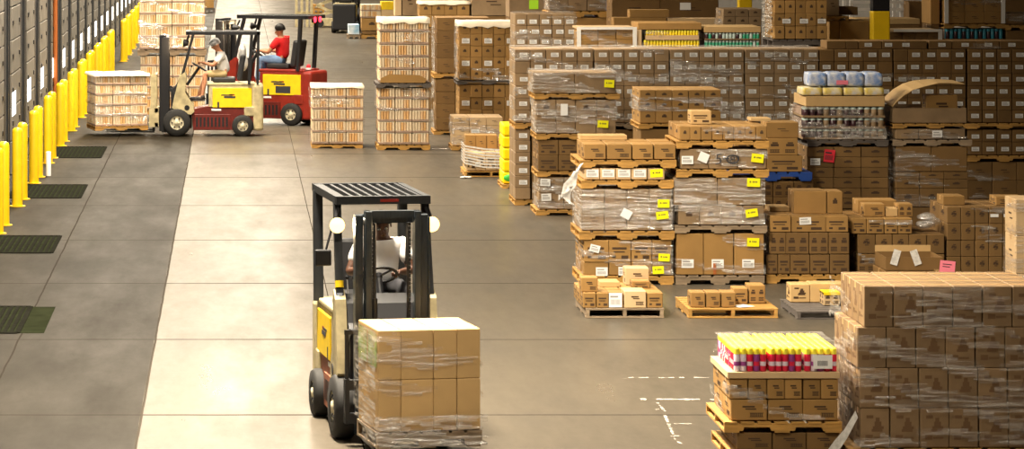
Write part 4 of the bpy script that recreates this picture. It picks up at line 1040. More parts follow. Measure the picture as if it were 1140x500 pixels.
bottle_tray(785, 846, 45, 56.5, Y, .95, 16, ['b_green', 'b_green', 'b_silver'], 'b_silver', f'lower tray of {S}', z=z0, cardm='card_grey')
bottle_tray(785, 846, 36.5, 44.5, Y, .95, 16, ['b_green', 'b_silver', 'b_dark'], 'b_silver', f'upper tray of {S}', z=z0 + 11.7 * Y / F, cardm='card_grey')
pwrap(785, 846, 36.5, 56, Y, .95, f'clear film over {S}', cover=.25, seed=64, faces='fl', off=.02)
thing_box(784, 847, 29, 35.5, Y, 1.0, f'tan lid carton covering {S}', 'none', 'card_tan', z=z0 + 20.2 * Y / F, tape=False)
Y = 64.0; S = 'wrapped trays behind green cans'
hidden(805, 848, 29, Y, 1.0, f'foot of {S}')
tier('C11', S, 'low greyish carton', span(805, 848, 3), [28.8, 18.5, 10], Y, 1.0, 1, 'mark', 'card_grey')
pwrap(805, 848, 10.5, 28.5, Y, 1.0, f'cloudy film over {S}', cover=.5, m='film_heavy', seed=65, faces='fl')
def guard_post(px, Y, w, pyblack, label, ztop=9.6):
    x = gx(px, Y); e = empty('support_column', (x, Y, 0)); struct(e); e['label'] = label; q = w / 2; zb = gz(pyblack, Y)
    b = MB(); b.box(-q, q, -q, q, 0, zb, 'yellow', bev=.02); b.build('yellow_guard', e)
    b = MB(); b.box(-q * .95, q * .95, -q * .95, q * .95, zb, ztop, 'black'); b.build('column_shaft', e)
guard_post(829, 67, .26, -8, 'yellow column guard high behind green-can load')
guard_post(979.5, 58.6, .30, 12, 'black and yellow column standing behind the fifth block')
Y = 58.0; S = 'brown stack beyond fourth block'
hidden(862, 921, 56, Y, 1.05, f'foot of {S}')
ppal(860, 922, 44, 55.5, Y, 1.1, f'dark pallet under {S}', 'wood_dark')
tier('C13', S, 'brown dark-marked carton', span(862, 921, 5), [43.5, 29, 15, 1, -13], Y, 1.05, 2, 'mark', 'card')
for i in (1, 2, 4): lab('C13', (i, 1), 'paper', 9, 5, (875.5, 895, 915)[(1, 2, 4).index(i)], 23.5, Y)
pwrap(861, 922, -14.5, 43, Y, 1.05, f'cloudy film on left side of {S}', cover=.75, m='film_heavy', seed=66, faces='l', off=.03, ruffle=.02, top=True)
Y = 59.3
hidden(923, 968, 46, Y, .9, 'under cartons left of the yellow column')
tier('C14', 'left of yellow column', 'brown carton', [923, 935, 968], [45.8, 23], Y, .9, 1, 'none', 'card')
ppal(920, 945, 18, 22.5, Y, 1.0, 'short yellow pallet end left of yellow column')
thing_box(920, 934, -6, 17.5, Y, .9, 'greyish wrapped carton on pallet left of yellow column', 'faint', 'card_grey')
thing_box(934.5, 955, 13, 22, Y + .3, .6, 'dark low carton behind pallet end left of yellow column', 'none', 'card_dark', z=gz(17.5, Y))
Y = 62.5; S = 'white-framed rack behind yellow column'
e = empty('white_rack', (gx(977, Y), Y, 0)); tag(e, S, 'rack'); u = Y / F
for x in (-29, 27):
    for y in (0, .7):
        b = MB(); b.box(x * u - .03, x * u + .03, y, y + .06, 0, gz(0, Y), 'whiteboard'); b.build('post', e)
for py in (2.5, 10.5):
    b = MB(); b.box(-31 * u, 29 * u, -.02, -.001, gz(py + 1.6, Y), gz(py - 1.6, Y), 'whiteboard'); b.build('rail', e)
thing_box(1012, 1036, 2, 30, Y + .2, .8, 'dark brown bulk carton right of white rack', 'none', 'card_dark', name='bulk_carton'); hidden(1010, 1038, 30.2, Y + .2, .8, 'below dark carton right of white rack')
thing_box(955, 1024, 21, 27, Y - 1.6, .9, 'wide tan carton lid behind yellow column', 'none', 'card_tan', tape=False); hidden(955, 1024, 27.2, Y - 1.6, .9, 'under wide tan lid behind yellow column')
Y = 59.4; S = 'white-edged trays right of column'
hidden(991, 1047, 47, Y, .9, f'foot of {S}')
tier('C15', S, 'low brown carton', span(991, 1047, 4), [46.8, 36], Y, .9, 1, 'faint', 'card_dark')
frame_boards(991, 1048, 32.5, 46.5, Y - .01, f'white edge boards on {S}', left=False)
thing_box(991, 1047, 33.5, 36, Y, .9, f'pale sheet over {S}', 'none', 'card_light', name='cover_sheet', tape=False, cat='cover')
Y = 61.0; S = 'white-edged load above seventh block'
hidden(1052, 1118, 47, Y, 1.0, f'foot of {S}')
bottle_tray(1053, 1117, 32, 46.5, Y, .95, 14, ['b_dark', 'b_teal'], 'b_teal', f'dark teal bottle tray under {S}', cardm='card_dark')
ppal(1051, 1119, 26.5, 31.5, Y, 1.05, f'orange-brown pallet under {S}')
tier('C16', S, 'dark wrapped carton', span(1053, 1117, 3), [26, 13, 0, -12], Y, 1.0, 1, 'faint', 'card')
pwrap(1053, 1117, -11, 25, Y, 1.0, f'shiny film over {S}', cover=.5, seed=67, faces='f', off=.008)
frame_boards(1052, 1118, -8, 26, Y - .02, f'white edge boards on {S}', top=False)
thing_box(1036, 1046, -4, 27, Y + .3, .8, 'tall brown carton left of white-edged load', 'none', 'card'); hidden(1036, 1046, 27.2, Y + .3, .8, 'below tall brown carton left of white-edged load')
hidden(1120, 1160, 34, Y, 1.0, 'under last pallet at upper right corner')
ppal(1119, 1160, 27.5, 33.5, Y, 1.0, 'orange-brown pallet at upper right corner')
tier('C17', 'at upper right corner', 'dark wrapped carton', [1120, 1140, 1160], [27, 15], Y, .9, 1, 'faint', 'card_dark')
pwrap(1120, 1160, 15.5, 26.5, Y, .9, 'shiny film on cartons at upper right corner', cover=.5, seed=68, faces='f', off=.01)
hidden(1115, 1165, 16, 64.5, 1.0, 'dark cartons behind upper right corner'); thing_box(1112, 1165, -12, 15.5, 64.5, 1.0, 'dark bulk carton behind upper right corner', 'none', 'card_dark', name='bulk_carton')

# ================================================================== middle distance
Y = 67.7; S = 'lone striped load by red forklift'
ppal(347, 404, 161, 166, Y, 1.1, f'low dark pallet under {S}', 'wood')
tier('D1', S, 'striped tray pack', span(347, 404.5, 3), [160.5, 147.7, 135, 122, 109.3, 96.5], Y, 1.08, 2, name='tray_pack', cat='tray', group='striped tray packs')
def top_sheet(px0, px1, z, Y, d, label, drop=.05, m='pad'):
    x0, x1 = gx(px0, Y), gx(px1, Y); b = MB(); nx, ny = 12, 8; vs = []; r = random.Random(int(px0))
    for j in range(ny + 1):
        for i in range(nx + 1):
            fr = lambda q, n: 0.0 if q <= 1 else 1.0 if q >= n - 1 else (q - 1) / (n - 2)
            x = x0 + (x1 - x0) * fr(i, nx); y = d * fr(j, ny)
            edge = i in (0, nx) or j in (0, ny)
            vs.append((x - (x0 + x1) / 2 + (.016 if i == nx else -.016 if i == 0 else .012 if i == nx - 1 else -.012 if i == 1 else 0), y + (-.018 if j == 0 else .018 if j == ny else -.014 if j == 1 else .014 if j == ny - 1 else 0), (-drop * r.uniform(.6, 1.1) if edge else .012 + r.uniform(0, .012))))
    b.add(vs, [(j * (nx + 1) + i, j * (nx + 1) + i + 1, (j + 1) * (nx + 1) + i + 1, (j + 1) * (nx + 1) + i) for j in range(ny) for i in range(nx)], m, True)
    o = b.build('top_sheet'); put(o, (x0 + x1) / 2, Y, z + .004); return tag(o, label, 'cover sheet')
top_sheet(347, 404.5, gz(96.5, Y), Y, 1.08, f'pale sheet over {S}', .04)
pwrap(346, 405, 97, 160, Y, 1.08, f'clear film round {S}', cover=.3, seed=70, off=.03, ruffle=.02)
Y = 67.2; S = 'two-tier striped stack'
ppal(420, 479, 161.5, 167, Y, 1.1, f'pallet on floor under {S}')
tier('D2a', f'lower tier, {S}', 'striped tray pack', span(421, 478, 3), [161, 148.3, 135.6, 123, 110.3, 98], Y, 1.08, 2, name='tray_pack', cat='tray', group='striped tray packs', top=False)
lab('D2a', (2, 4), 'paper', 6, 5, 472, 117, Y, out=.035) if False else None
ppal(419, 480, 92.5, 97.5, Y, 1.1, f'dark pallet between tiers, {S}', 'wood_dark', dy=-.08)
tier('D2b', f'upper tier, {S}', 'striped tray pack', span(422, 478, 3), [92, 78, 64, 50, 35.5, 21.5], Y, 1.08, 2, name='tray_pack', cat='tray', group='striped tray packs')
top_sheet(422, 478, gz(21.5, Y), Y, 1.08, f'thick pale sheet draped over top of {S}', .10)
b = MB(); u = Y / F
b.add([(-26 * u, -.03, 0), (24 * u, -.03, 0), (26 * u, -.035, 4 * u), (18 * u, -.03, 8.5 * u), (-16 * u, -.03, 9.5 * u), (-25 * u, -.03, 5 * u),
       (-26 * u, -.02, 0), (24 * u, -.02, 0), (26 * u, -.025, 4 * u), (18 * u, -.02, 8.5 * u), (-16 * u, -.02, 9.5 * u), (-25 * u, -.02, 5 * u)],
      [(0, 1, 2, 3, 4, 5), (11, 10, 9, 8, 7, 6)] + [(k, k + 6, (k + 1) % 6 + 6, (k + 1) % 6) for k in range(6)], 'card')
o = b.build('cardboard_sheet'); put(o, gx(449, Y), Y - .02, gz(92, Y)); tag(o, f'brown cardboard flap tucked at foot of upper tier, {S}', 'cardboard sheet')
pwrap(421, 479, 98.5, 160.5, Y, 1.08, f'clear film round lower tier, {S}', cover=.3, seed=71, off=.03, ruffle=.02)
pwrap(421.5, 478.5, 33, 84, Y, 1.08, f'clear film round upper tier, {S}', cover=.3, seed=72, off=.03, ruffle=.02)
b = MB()
for k in range(6): b.ball((k * .07 - .2, (k % 2) * .06, .012), (.06, .045, .011), 'film_heavy', 10, 6)
o = b.build('plastic_scrap'); o.location = (gx(489, 67.3), 67.3, 0.002); tag(o, 'scrap of clear film on floor between striped and brown stacks', 'plastic scrap')
Y = 71.6; S = 'narrow dark stack'
ppal(483, 545, 145.5, 151, Y, 1.1, f'pallet on floor under {S}')
tier('D3a', f'lower tier, {S}', 'dark brown carton', [485, 507, 526, 545], [145, 131, 116, 102, 88], Y, 1.05, 2, 'faint', 'card_dark', top=False)
ppal(483, 546, 81.5, 87, Y, 1.1, f'yellow pallet between tiers, {S}')
tier('D3b', f'upper tier, {S}', 'dark brown carton', [486, 507, 526, 545], [81, 65, 49, 34, 19.5], Y, 1.05, 2, 'faint', 'card_dark')
pwrap(484.5, 545, 20, 80, Y, 1.05, f'bright film on left side of upper tier, {S}', cover=.8, m='film_heavy', seed=73, faces='l')
pwrap(484, 545, 89, 144, Y, 1.05, f'bright film on left side of lower tier, {S}', cover=.7, m='film_heavy', seed=74, faces='l')
Y = 69.4; S = 'tall brown stack'
ppal(510, 576, 152, 157.5, Y, 1.1, f'pallet on floor under {S}')
tier('D4a', f'lower tier, {S}', 'brown printed carton', span(511, 575, 5), [151.5, 137, 122.5, 108.5, 94.5], Y, 1.05, 2, 'mark', 'card', top=False)
for i in range(3): lab('D4a', (2 * i, 3) if i < 2 else (4, 3), 'paper', 8.5, 5.5, 518.5 + 25 * i, 114.8, Y)
ppal(509, 577, 89.5, 94, Y, 1.1, f'thin dark pallet between tiers, {S}', 'wood_dark')
tier('D4b', f'upper tier, {S}', 'brown printed carton', span(511, 575, 5), [89, 76.5, 63.5, 51, 38, 25], Y, 1.05, 2, 'mark', 'card')
for j, py in ((1, 70.5), (3, 45.5)):
    for i in range(3): lab('D4b', (2 * i, j), 'paper', 8.5, 5.5, 518.5 + 25 * i, py, Y)
top_sheet(511, 575, gz(25, Y), Y, 1.05, f'white film sheet over top of {S}', .12)
pwrap(511, 575, 26, 88, Y, 1.05, f'bright film on left side of upper tier, {S}', cover=.8, m='film_heavy', seed=75, faces='l', off=.03)
pwrap(511, 575, 76, 90, Y, 1.05, f'film band across foot of upper tier, {S}', cover=.5, m='film_heavy', seed=76, faces='f', off=.012)
Y = 67.0; S = 'low pale load'
ppal(503, 560, 162.5, 167.5, Y, 1.05, f'yellow pallet under {S}')
tier('D5', S, 'pale carton', span(504, 560, 3), [162, 151, 140, 130.5], Y, 1.0, 2, 'faint', 'card_light')
pwrap(504, 560, 131, 161, Y, 1.0, f'cloudy film round {S}', cover=.55, m='film_heavy', seed=77)
lab('D5', (1, 1), 'paper', 9, 4, 529, 146, Y, out=.04)
Y = 60.6; S = 'film-banded low pallet'
ppal(517, 577, 190.5, 197, Y, 1.1, f'yellow pallet under {S}', 'wood', 'y')
tier('D6a', f'{S}, lower layer', 'brown carton', [519, 530, 541, 553, 565, 577], [190, 170], Y, 1.05, 3, 'text', 'card_light')
zt = gz(170, Y)
tier('D6b', f'{S}, upper heap', 'brown carton', [518, 530, 542, 554], [168, 151], Y + .55, .45, 1, 'faint', 'card')
BOXS = BOX['D6b']
for (o, d_) in BOXS.values(): o.location.z = zt + .003
thing_box(555.5, 566, 155, 170, Y + .3, .35, f'tan carton stepping down on {S}', 'text', 'card', z=zt)
thing_box(560, 577, 164, 170, Y + .02, .25, f'flat tan carton front right on {S}', 'none', 'card_tan', z=zt)
lab('D6a', (1, 0), 'paper', 6, 6, 532, 183, Y, out=.01)
b = MB(); u = Y / F
for k in range(7):
    z0, z1 = (4 + 3.6 * k) * u, (10 + 3.2 * k) * u
    b.add([(-31 * u, -.07 - .012 * k, z1), (-10 * u, -.09 - .012 * k, (z0 + z1) / 2 - 1.5 * u), (31 * u, -.08 - .012 * k, z0 - (2 if k > 3 else 0) * u), (31 * u, -.08 - .012 * k, z0 + (1.6 - (2 if k > 3 else 0)) * u), (-10 * u, -.09 - .012 * k, (z0 + z1) / 2 + .3 * u), (-31 * u, -.07 - .012 * k, z1 + 1.8 * u)], [(0, 1, 4, 5), (1, 2, 3, 4)], 'film_rope')
    b.add([(-31 * u, -.07 - .012 * k, z1), (-31 * u, -.07 - .012 * k, z1 + 1.8 * u), (-31 * u, .9, z1 + 2.5 * u), (-31 * u, .9, z1 + .8 * u)], [(0, 1, 2, 3)], 'film_rope')
o = b.build('stretch_wrap'); put(o, gx(548, Y), Y - .01, gz(192, Y)); tag(o, f'white twisted film bands slung round {S}', 'plastic wrap')
b = MB()
for k in range(3): b.ball((k * .05, (k % 2) * .05, .02), (.06, .05, .02), 'film_rope', 10, 6)
o = b.build('plastic_scrap'); o.location = (gx(515.5, 60.3), 60.3, .002); tag(o, 'scrap of white film on floor at corner of film-banded pallet', 'plastic scrap')
Y = 58.2; S = 'yellow bag stack'
ppal(559, 605, 205, 211, Y, 1.0, f'pallet under {S}')
zb = gz(205, Y)
for k in range(5):
    for i in range(2):
        a, c = gx(560 + 19 * i, Y), gx(560 + 19 * i + 18.5, Y)
        if k == 4 and i == 1: continue
        b = MB(); b.box(-(c - a) / 2, (c - a) / 2, -.4, .4, 0, .2, 'bag_yellow', bev=.03); o = b.build('yellow_bag'); put(o, (a + c) / 2 + .004 * ((k * 7 + i) % 3 - 1), Y + .42, zb + k * .203 + .004); tag(o, f"yellow bag, {('outer' if i == 0 else 'inner')} column, {row_word(k, 5)}, beside film-banded pallet", 'bag')
        if k == 0 and i == 0:
            b = MB(); b.ball((-.03, -.4, .1), (.1, .02, .06), 'bag_green', 10, 6); b.build('green_patch', o)['label'] = 'green printed patch'

Y = 80.0
hidden(466, 523, 31, Y, 1.1, 'under brown cartons beyond tall brown stack')
tier('D8', 'beyond tall brown stack', 'brown dark-marked carton', span(467, 523, 4), [30.5, 17, 3], Y, 1.1, 2, 'mark', 'card')
top_sheet(467, 523, gz(3, Y), Y, 1.1, 'white sheet over brown cartons beyond tall brown stack', .06)
hidden(525, 572, 18, Y, 1.1, 'under grey carton beyond tall brown stack')
thing_box(525, 572, -10, 17.5, Y, 1.1, 'grey wrapped carton beyond tall brown stack', 'faint', 'card_grey')
hidden(440, 464, 18, 92, 1.1, 'under grey carton behind striped stack'); thing_box(448, 464.5, -12, 17.5, 92, 1.0, 'grey wrapped carton behind top of striped stack', 'faint', 'card_grey'); thing_box(440, 447, -12, 17.5, 92, 1.0, 'pale narrow carton behind top of striped stack', 'none', 'card_light')

# ================================================================== far end of the aisle
Y = 121.7; S = 'far pallet beyond striped stack'
ppal(387, 401, 38.5, 43, Y, 1.1, 'small far pallet under blue-white box', 'wood_grey')
thing_box(388, 400, 27.5, 38.3, Y, 1.0, 'blue and white box on far pallet', 'none', 'blue_box', tape=False)
ppal(402.5, 440, 38.5, 43.5, Y, 1.2, f'lower pallet of {S}', 'wood')
tier('E1', f'lower layer on {S}', 'brown carton', [403, 414, 426, 438], [38, 34.5], Y, 1.1, 1, 'none', 'card_dark')
tier('E2', f'upper layer on {S}', 'brown carton', [402.5, 425, 440], [34, 20.5], Y, 1.1, 1, 'mark', 'card')
tier('E3', f'atop {S}', 'pale striped tray', [402, 413, 424], [20, 12.5, 5], Y, 1.1, 1, name='tray_pack', cat='tray')
thing_box(424.5, 440, 11, 20, Y, 1.0, f'pale carton right of striped trays atop {S}', 'none', 'card_light', tape=False); thing_box(424.5, 438, 2, 10.8, Y, .9, f'yellow box topping {S}', 'none', 'fork_yellow', tape=False)
# folded scissor lift
Y = 132.5; e = empty('scissor_lift', (gx(369, Y), Y, 0)); tag(e, 'pale scissor lift with crossed arms at far end of aisle', 'lift'); u = Y / F
b = MB(); b.box(-18 * u, 18 * u, 0, .9, .05, .35, 'cream', bev=.02); b.build('base', e)
for y in (.1, .8):
    b = MB()
    for p, q in (((-16, 11), (16, 24)), ((-16, 24), (16, 11)), ((-16, 24), (16, 36)), ((-16, 36), (16, 24))): b.bar((p[0] * u, y, p[1] * u), (q[0] * u, y + .05, q[1] * u), .1, .1, 'cream')
    b.build('scissor_arms', e)
b = MB(); b.box(-18 * u, 18 * u, 0, .9, 36 * u, 38.5 * u, 'cream'); b.build('platform', e)
for x in (-13, 13):
    b = MB(); b.cyl((x * u, -.02, .16), (x * u, .1, .16), .16, 'rubber'); b.build('wheel', e)
# pale rack of posts
Y = 133.0; e = empty('storage_rack', (gx(338, Y), Y, 0)); tag(e, 'pale post rack at far end of aisle behind red forklift', 'rack'); u = Y / F
for x in (-8, -2, 4, 9):
    b = MB(); b.box(x * u - .05, x * u + .05, 0, .1, 0, 2.2, 'cream'); b.build('post', e)
for z in (.5, 1.3, 2.1):
    b = MB(); b.box(-9 * u, 10 * u, .1, .14, z, z + .1, 'cream'); b.build('rail', e)
for k in range(5): pallet(gx(350, Y), gx(363, Y), Y + 2.5, 1.0, .002 + k * .16, .155, f"wooden pallet in far stack behind scissor lift, {row_word(k, 5)}", 'wood', group='stacked pallets at far end')
Y = 150.0
ppal(227, 239, 9, 14, Y, 1.0, 'far small pallet at top left of aisle', 'wood_dark'); thing_box(228, 238, -4, 8.8, Y, .9, 'brown carton on far small pallet at top left of aisle', 'none', 'card')

# ================================================================== left side: load on the white forklift, stack behind it
S = "load on cream forklift"
FR = Matrix.Translation((gx(130.5, 71.6), 71.6, 0)) @ Matrix.Rotation(math.radians(12), 4, 'Z')
pallet(-.56, .56, -.55, 1.1, .125, .085, 'thin wooden pallet resting on forks of cream forklift', 'wood')
tier('L1', S, 'striped tray pack', span(-.555, .555, 3), [.215 + .214 * k for k in range(6)], -.53, 1.06, 2, name='tray_pack', cat='tray', group='striped tray packs', px=False)
wrap(-.56, .56, -.53, 1.06, .22, 1.28, f'clear film round {S}', cover=.3, seed=90, off=.02, ruffle=.014)
b = MB(); nx = 8
ff = lambda q, a: (-a - .004 if q == 0 else -a if q == 1 else a if q == nx - 1 else a + .004 if q == nx else -a + 2 * a * (q - 1) / (nx - 2))
vs = [(ff(i, .59), ff(j, .565), (-.035 if (i in (0, nx) or j in (0, nx)) else .012 + .006 * ((i * j) % 3))) for j in range(nx + 1) for i in range(nx + 1)]
b.add(vs, [(j * 9 + i, j * 9 + i + 1, j * 9 + i + 10, j * 9 + i + 9) for j in range(nx) for i in range(nx)], 'pad', True)
o = b.build('top_sheet'); put(o, 0, 0, 1.29); tag(o, f'pale sheet over {S}', 'cover sheet')
FR = Matrix.Identity(4)
Y = 78.0; S = 'stack behind cream forklift'
ppal(155, 229, 122.5, 128.5, Y, 1.1, f'pallet on floor under {S}')
tier('L2a', f'lower tier, {S}', 'striped tray pack', span(156, 228, 4), [122, 110, 98, 86, 74, 62.5], Y, 1.05, 1, name='tray_pack', cat='tray', group='striped tray packs', top=False)
ppal(153, 230, 55.5, 62, Y, 1.1, f'brown pallet between tiers, {S}', 'wood_grey')
tier('L2b', f'upper tier, {S}', 'striped tray pack', span(155, 228, 4), [55, 42, 29, 16, 3, -10], Y, 1.05, 1, name='tray_pack', cat='tray', group='striped tray packs')
pwrap(155, 228, -9, 54, Y, 1.05, f'clear film round upper tier, {S}', cover=.4, m='film_heavy', seed=91, off=.03, ruffle=.02)
# ================================================================== forklifts (local x = forward, y = driver's left, z = up)
def forklift(loc, fwd, label, c, lamps=True, tail=False, scale=1.0, mast='mast_steel', mirror=False, guard_col='steel_dark', lit=True, simple=False):
    e = empty('forklift', (loc[0], loc[1], 0), math.atan2(fwd[1], fwd[0]), scale); tag(e, label, 'forklift')
    P = lambda b, n, par=e: b.build(n, par)
    # chassis: low frame with floor, sloping front fenders
    b = MB(); b.prism([(-1.66, .13), (-.34, .13), (-.30, .55), (-.62, .62), (-1.70, .62), (-1.72, .4)], -.40, .40, c['frame'])
    b.prism([(-.30, .16), (.12, .16), (.14, .50), (-.30, .50)], -.24, .24, 'black')
    ch = P(b, 'chassis')
    for s in (-1, 1):       # slotted side panel
        b = MB(); b.box(-1.12, -.36, s * .402 - .012, s * .402 + .012, .14, .46, c['panel'], bev=.006)
        for k in range(9): b.box(-1.06 + k * .078, -1.02 + k * .078, s * .405 - .013, s * .405 + .013, .20, .40, 'black')
        p = P(b, 'side_panel')
    for s in (-1, 1):       # front fender / cowl leg
        b = MB(); b.prism([(-.36, .52), (-.30, .46), (-.02, .50), (.10, .60), (.06, .80), (-.05, 1.26), (-.16, 1.34), (-.20, 1.26), (-.17, .92), (-.34, .66)], s * .42 - .05, s * .42 + .05, c['cowl'])
        b.cyl((-.21, s * .42 - .055, .60), (-.21, s * .42 + .055, .60), .055, 'black')
        P(b, 'cowl')
    b = MB(); b.prism([(-.02, .50), (.13, .55), (.13, .95), (.02, 1.05), (-.06, 1.22), (-.16, 1.30), (-.20, 1.24), (-.12, .62)], -.36, .36, 'black'); P(b, 'dashboard')
    # battery hood and its yellow covers
    b = MB(); b.box(-1.62, -.66, -.40, .40, .56, 1.08, c['hood'], bev=.03); b.box(-1.62, -.62, -.41, .41, 1.06, 1.11, c['hood'], bev=.015); hd = P(b, 'battery_hood')
    for s in (-1, 1):
        b = MB(); b.box(-1.56, -.74, s * .405 - .012, s * .405 + .012, .60, 1.01, c['cover'], bev=.008)
        yo = s * .405 + s * .0135
        b.box(-1.22, -.98, min(yo, yo + s * .002), max(yo, yo + s * .002), .80, .84, 'ink'); b.box(-1.16, -.92, min(yo, yo + s * .002), max(yo, yo + s * .002), .85, .875, 'ink'); b.box(-1.20, -1.10, min(yo, yo + s * .002), max(yo, yo + s * .002), .855, .88, 'fork_bright_red')
        if c.get('patch'): b.box(-1.34, -1.02, min(yo, yo + s * .0015), max(yo, yo + s * .0015), .64, .78, 'ink')
        b.box(-.88, -.84, min(yo, yo + s * .003), max(yo, yo + s * .003), .60, .72, 'ink')
        P(b, 'battery_cover')
        b = MB(); b.box(-.92, -.72, s * .402 - .004, s * .402 + .006 * s if s > 0 else -.402 + .004, .535, .575, 'paper'); P(b, 'number_plate')
    # counterweight
    b = MB(); b.box(-1.80, -1.58, -.43, .43, .12, 1.08, c['weight'], bev=.05)
    b.box(-1.62, -1.40, -.425, .425, .42, .62, c['weight'], bev=.02); P(b, 'counterweight')
    # wheels
    for nm, x, r, w, hub in (('front', 0, .29, .20, .16), ('rear', -1.37, .225, .17, .13)):
        for s in (-1, 1):
            y = s * .41
            b = MB(); b.lathe([(r * .5, -w / 2), (r * .9, -w / 2), (r, -w / 2 + .03), (r, w / 2 - .03), (r * .9, w / 2), (r * .5, w / 2)], (x, y, r), (0, 1, 0), 'rubber', 28)
            wh = P(b, 'wheel')
            q = s * (w / 2 - .015); b = MB(); b.lathe([(.001, s * .02), (hub * .3, s * .018), (hub * .38, 0), (hub * .85, -s * .01), (hub, s * .012), (hub * 1.02, -s * .02)], (x, y + q, r), (0, 1, 0), 'chrome', 24)
            for k in range(6):
                a = k * math.pi / 3; b.cyl((x + math.cos(a) * hub * .62, y + q - s * .01, r + math.sin(a) * hub * .62), (x + math.cos(a) * hub * .62, y + q + s * .012, r + math.sin(a) * hub * .62), hub * .11, 'black', n=8)
            b.build('hub', wh)
    # overhead guard
    gw = .41
    g = MB(); G = guard_col
    for s in (-1, 1):
        g.bar((-.10, s * .42, 1.22), (-.34, s * gw, 2.13), .055, .07, G, up=(0, 1, 0)); g.bar((-1.50, s * gw, 1.08), (-1.56, s * gw, 2.13), .06, .09, G, up=(0, 1, 0))
        g.bar((-.22, s * gw, 2.15), (-1.72, s * gw, 2.15), .06, .07, G)
        if c.get('twin_post'): g.bar((-1.68, s * gw, 1.08), (-1.70, s * gw, 2.13), .05, .06, G, up=(0, 1, 0))
    g.bar((-.22, -gw - .03, 2.15), (-.22, gw + .03, 2.15), .07, .075, G); g.bar((-1.70, -gw - .03, 2.15), (-1.70, gw + .03, 2.15), .07, .07, G)
    gd = P(g, 'overhead_guard')
    b = MB()
    for k in range(9): y = -.36 + k * .09; b.box(-1.68, -.24, y - .014, y + .014, 2.12, 2.18, G)
    b.build('guard_slats', gd)
    if c.get('badge'):
        b = MB(); b.box(-.186, -.18, -.03, .14, 2.135, 2.16, 'fork_bright_red'); b.build('badge', gd)['label'] = 'small red maker plate'
    # mast
    for s in (-1, 1):
        b = MB(); x0 = .17
        b.box(x0 - .01, x0 + .11, s * .30 - .035, s * .30 + .035, .08, 2.06, mast, bev=.006); b.box(x0 + .03, x0 + .15, s * .30 + s * .035 - .008, s * .30 + s * .035 + .008, .08, 2.04, mast)
        P(b, 'mast_rail')
        b = MB(); b.box(x0 + .07, x0 + .20, s * .225 - .03, s * .225 + .03, .10, 2.10, mast, bev=.006); b.cyl((x0 + .1, s * .265, 2.0), (x0 + .1, s * .245, 2.0), .035, 'steel'); P(b, 'inner_mast_rail')
        b = MB()
        for k in range(40): b.box(x0 + .06 + .006 * (k % 2), x0 + .075 + .006 * (k % 2), s * .165 - .014, s * .165 + .014, .55 + k * .036, .582 + k * .036, 'steel_dark')
        P(b, 'lift_chain')
        b = MB(); b.bar((.16, s * .33, 1.0), (-.12, s * .36, .70), .06, .06, 'steel_dark'); P(b, 'tilt_cylinder')
    b = MB(); b.box(.17, .22, -.33, .33, 1.98, 2.06, mast); P(b, 'mast_crossbar'); b = MB(); b.box(.17, .22, -.33, .33, .12, .24, mast); P(b, 'mast_crossbar'); b = MB(); b.box(.26, .34, -.25, .25, 2.04, 2.10, mast); P(b, 'mast_crossbar')
    b = MB(); b.cyl((.25, -.155, .12), (.25, -.155, 1.3), .028, 'steel_dark'); b.cyl((.25, -.155, 1.3), (.25, -.155, 1.98), .015, 'steel_dark'); b.tube([(.24, .15, .6), (.24, .155, 1.9), (.2, .155, 2.02), (.17, .15, 1.6)], .012, 'black'); P(b, 'lift_cylinder')
    # carriage, backrest, forks
    b = MB(); b.box(.39, .46, -.46, .46, .20, .29, c['carriage']); b.box(.39, .46, -.46, .46, .50, .59, c['carriage'])
    for s in (-1, 1): b.box(.40, .46, s * .26 - .03, s * .26 + .03, .2, .59, c['carriage']); b.box(.38, .48 + c.get('rw', 0), s * .44 - .02, s * .44 + .02, .2, .60, c['carriage'])
    cg = P(b, 'carriage')
    b = MB()
    for k in range(6): y = -.44 + k * .176; b.box(.42, .45 + (c.get('rw', 0) if k in (0, 5) else 0), y - .016, y + .016, .60, c.get('rest', 1.22), c['carriage'])
    b.box(.42, .45, -.46, .46, c.get('rest', 1.22), c.get('rest', 1.22) + .04, c['carriage']); b.build('load_backrest', cg)
    for s in (-1, 1):
        b = MB(); b.prism([(.47, .62), (.51, .62), (.51, .115), (1.5, .10), (1.5, .088), (.47, .075)], s * .27 - .055, s * .27 + .055, 'steel_dark'); P(b, 'fork')
    # seat, steering
    b = MB(); b.box(-1.22, -.74, -.24, .24, 1.115, 1.22, 'vinyl', bev=.03); P(b, 'seat')
    b = MB(); b.box(-1.36, -1.24, -.25, .25, 1.16, 1.70, 'vinyl', bev=.04, M4=Matrix.Translation((-1.25, 0, 1.16)) @ Matrix.Rotation(-.15, 4, 'Y') @ Matrix.Translation((1.25, 0, -1.16))); P(b, 'seat_back')
    b = MB(); b.cyl((-.20, 0, 1.05), (-.46, 0, 1.42), .03, 'black'); P(b, 'steering_column')
    b = MB(); ax = Vector((-.50, 0, .86)); b.torus((-.46, 0, 1.43), ax, .17, .014, 'black')
    d = ax.normalized(); u = d.orthogonal().normalized(); w_ = d.cross(u)
    for k in range(3):
        a = k * 2.09; q = Vector((-.46, 0, 1.43)) + u * (.17 * math.cos(a)) + w_ * (.17 * math.sin(a)); b.cyl((-.455, 0, 1.42), q, .011, 'black', n=8)
    b.cyl((-.45, 0, 1.41), (-.468, 0, 1.442), .035, 'black'); P(b, 'steering_wheel')
    for k in range(3):
        b = MB(); b.cyl((-.22, -.2 - k * .06, 1.2), (-.30, -.2 - k * .06, 1.42), .008, 'steel'); b.ball((-.30, -.2 - k * .06, 1.43), (.02, .02, .02), 'black', 10, 6); P(b, 'control_lever')
